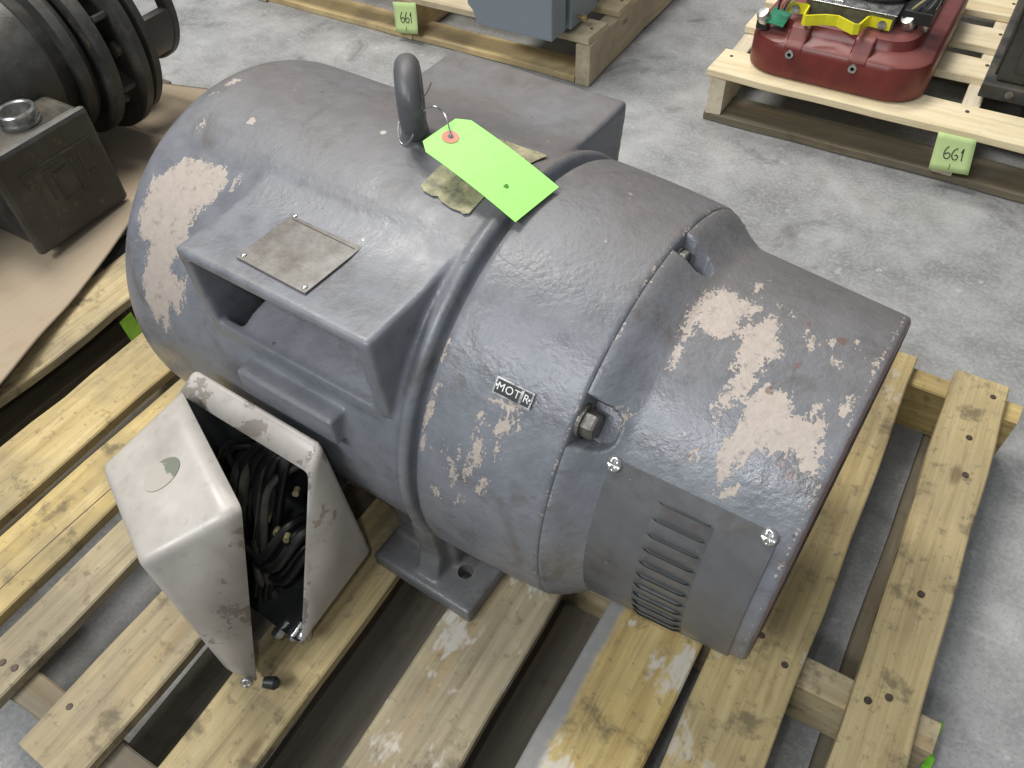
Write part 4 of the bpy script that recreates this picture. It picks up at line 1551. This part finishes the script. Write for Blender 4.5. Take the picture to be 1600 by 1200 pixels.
# cardboard sheet, corner lifted and curled along its free edge
def card_sheet():
    # free edge runs near (-1.10,.27) -> (-1.25,.66) -> (-1.43,1.07)
    edge = [(-1.060, 0.10), (-1.085, 0.20), (-1.108, 0.285), (-1.135, 0.335), (-1.160, 0.385), (-1.172, 0.440), (-1.192, 0.495), (-1.215, 0.560), (-1.243, 0.645), (-1.285, 0.745), (-1.335, 0.860), (-1.385, 0.975), (-1.430, 1.070)]
    edge = [(x + 0.040, y - 0.013) for x, y in edge]
    n = 16
    v, f = [], []
    rng = random.Random(3)
    for i, (x, y) in enumerate(edge):
        for k in range(n + 1):
            s = k / n
            px = x + (-0.95) * s
            py = y - 0.36 * s * 0.55 + (0.0)
            lift = 0.022 * math.exp(-(s / 0.16)) * (0.75 + 0.25 * math.sin(i * 0.8 + 0.4)) + 0.004 * math.sin(i * 0.9) * math.exp(-s * 4)
            v.append((px + (rng.uniform(-.004, .004) if k == 0 else 0), py, 0.1265 + lift))
    for i in range(len(edge) - 1):
        for k in range(n):
            a = i * (n + 1) + k
            f.append((a, a + 1, a + n + 2, a + n + 1))
    me = fix_normals(mesh('cardboard_sheet', v, f))
    smooth_by_angle(me, 60)
    o = obj('cardboard_sheet', me, M['card'])
    md = o.modifiers.new('solid', 'SOLIDIFY')
    md.thickness = 0.004
    md.offset = 1
    sb = o.modifiers.new('sub', 'SUBSURF')
    sb.levels = 1
    sb.render_levels = 1
    return tag(o, 'creased brown cardboard sheet lying under the black gearmotor', 'cardboard')


card_sheet()

gm = thing('gearmotor', 'grimy black gearmotor with ribbed flanges at the upper left corner', 'motor', (-1.495, 0.70, 0.131))
AZ = 0.345 - 0.131
lathe('barrel', [(-0.45, 0.0), (-0.45, 0.11), (-0.43, 0.132), (0.0, 0.135), (0.01, 0.128), (0.03, 0.125), (0.03, 0.15), (0.045, 0.155), (0.055, 0.15), (0.055, 0.11), (0.12, 0.11), (0.12, 0)], 64, M['dark'], gm, 'Y', (0, 0, AZ))
lathe('flange', [(0.120, 0.06), (0.120, 0.186), (0.124, 0.192), (0.140, 0.192), (0.144, 0.186), (0.144, 0.06)], 72, M['dark'], gm, 'Y', (0, 0, AZ))
lathe('flange', [(0.152, 0.06), (0.152, 0.178), (0.156, 0.184), (0.170, 0.184), (0.174, 0.176), (0.180, 0.12), (0.180, 0.06)], 72, M['dark'], gm, 'Y', (0, 0, AZ))
lathe('flange', [(0.065, 0.06), (0.065, 0.170), (0.070, 0.176), (0.086, 0.176), (0.090, 0.168), (0.095, 0.12), (0.095, 0.06)], 72, M['dark'], gm, 'Y', (0, 0, AZ))
# stub: open cage ring on posts
lathe('cage_ring', [(0.268, 0.090), (0.268, 0.116), (0.272, 0.119), (0.284, 0.119), (0.288, 0.114), (0.288, 0.090), (0.268, 0.090)], 64, M['dark'], gm, 'Y', (0, 0, AZ))
for k in range(4):
    a0 = R_(20 + 90 * k)
    pts = []
    w = R_(23)
    arc = [(0.1175, a0 - w + 2 * w * j / 6) for j in range(7)] + [(0.094, a0 + w - 2 * w * j / 6) for j in range(7)]
    v, f = extrude_poly([(r * math.sin(a), r * math.cos(a)) for r, a in arc], 0.17, 0.27, 'Y')
    obj('cage_post', smooth_by_angle(fix_normals(mesh('cage_post', v, f)), 40), M['dark'], gm, (0, 0, AZ))
for k in range(8):
    a = R_(22 + 45 * k)
    w = 0.006
    v, f = box_data(-w, w, 0.090, 0.121, 0.100, 0.172)
    o = obj('rib', mesh('rib', v, f), M['dark'], gm, (0, 0, AZ), (0, a, 0))
    bevel(o, 0.003)
    lathe('bolt', [(0, 0), (0, 0.014), (-0.010, 0.014), (-0.012, 0.008), (-0.012, 0)], 6, M['bolt'], gm, 'Y', (0.145 * math.sin(a + 0.39), 0.120, AZ + 0.145 * math.cos(a + 0.39)))
for y in (-0.35, -0.05):
    box('foot', -0.13, 0.13, y - 0.03, y + 0.03, 0.0, 0.09, M['dark'], gm, 0.006)
# terminal box with raised frame on its lid
tb = box('terminal_box', 0.060, 0.222, -0.195, -0.010, 0.030, 0.200, M['dark'], gm, 0.010, (0, -0.022, 0))
lid = box('lid', 0.2222, 0.240, -0.202, -0.010, 0.022, 0.208, M['dark'], tb, 0.010)


def raised(y0, y1, z0, z1):
    box('raised_letter_stroke', 0.2400, 0.2418, y0, y1, z0, z1, M['dark'], tb, 0.0006)


for q in ((-0.165, -0.030, 0.1595, 0.163), (-0.165, -0.1615, 0.135, 0.1595), (-0.0335, -0.030, 0.135, 0.1595), (-0.150, -0.1465, 0.095, 0.150), (-0.132, -0.1285, 0.095, 0.150), (-0.1285, -0.098, 0.1465, 0.150), (-0.1175, -0.114, 0.085, 0.140), (-0.114, -0.086, 0.085, 0.0885), (-0.114, -0.086, 0.1365, 0.140), (-0.080, -0.0765, 0.085, 0.150), (-0.062, -0.0585, 0.105, 0.150), (-0.0585, -0.040, 0.105, 0.1085)):
    raised(*q)
zn = M['steel']
lr = lathe('locknut_ring', [(0.0, 0.0235), (0.0, 0.030), (0.006, 0.0318), (0.007, 0.0290), (0.010, 0.0290), (0.012, 0.0318), (0.022, 0.0318), (0.024, 0.0300), (0.024, 0.0262), (0.022, 0.0245), (0.0, 0.0235)], 48, zn, None, 'Z', (-1.322, 0.588, 0.3318))
tag(lr, 'shiny zinc conduit ring lying on top of the black gearmotor box', 'ring')
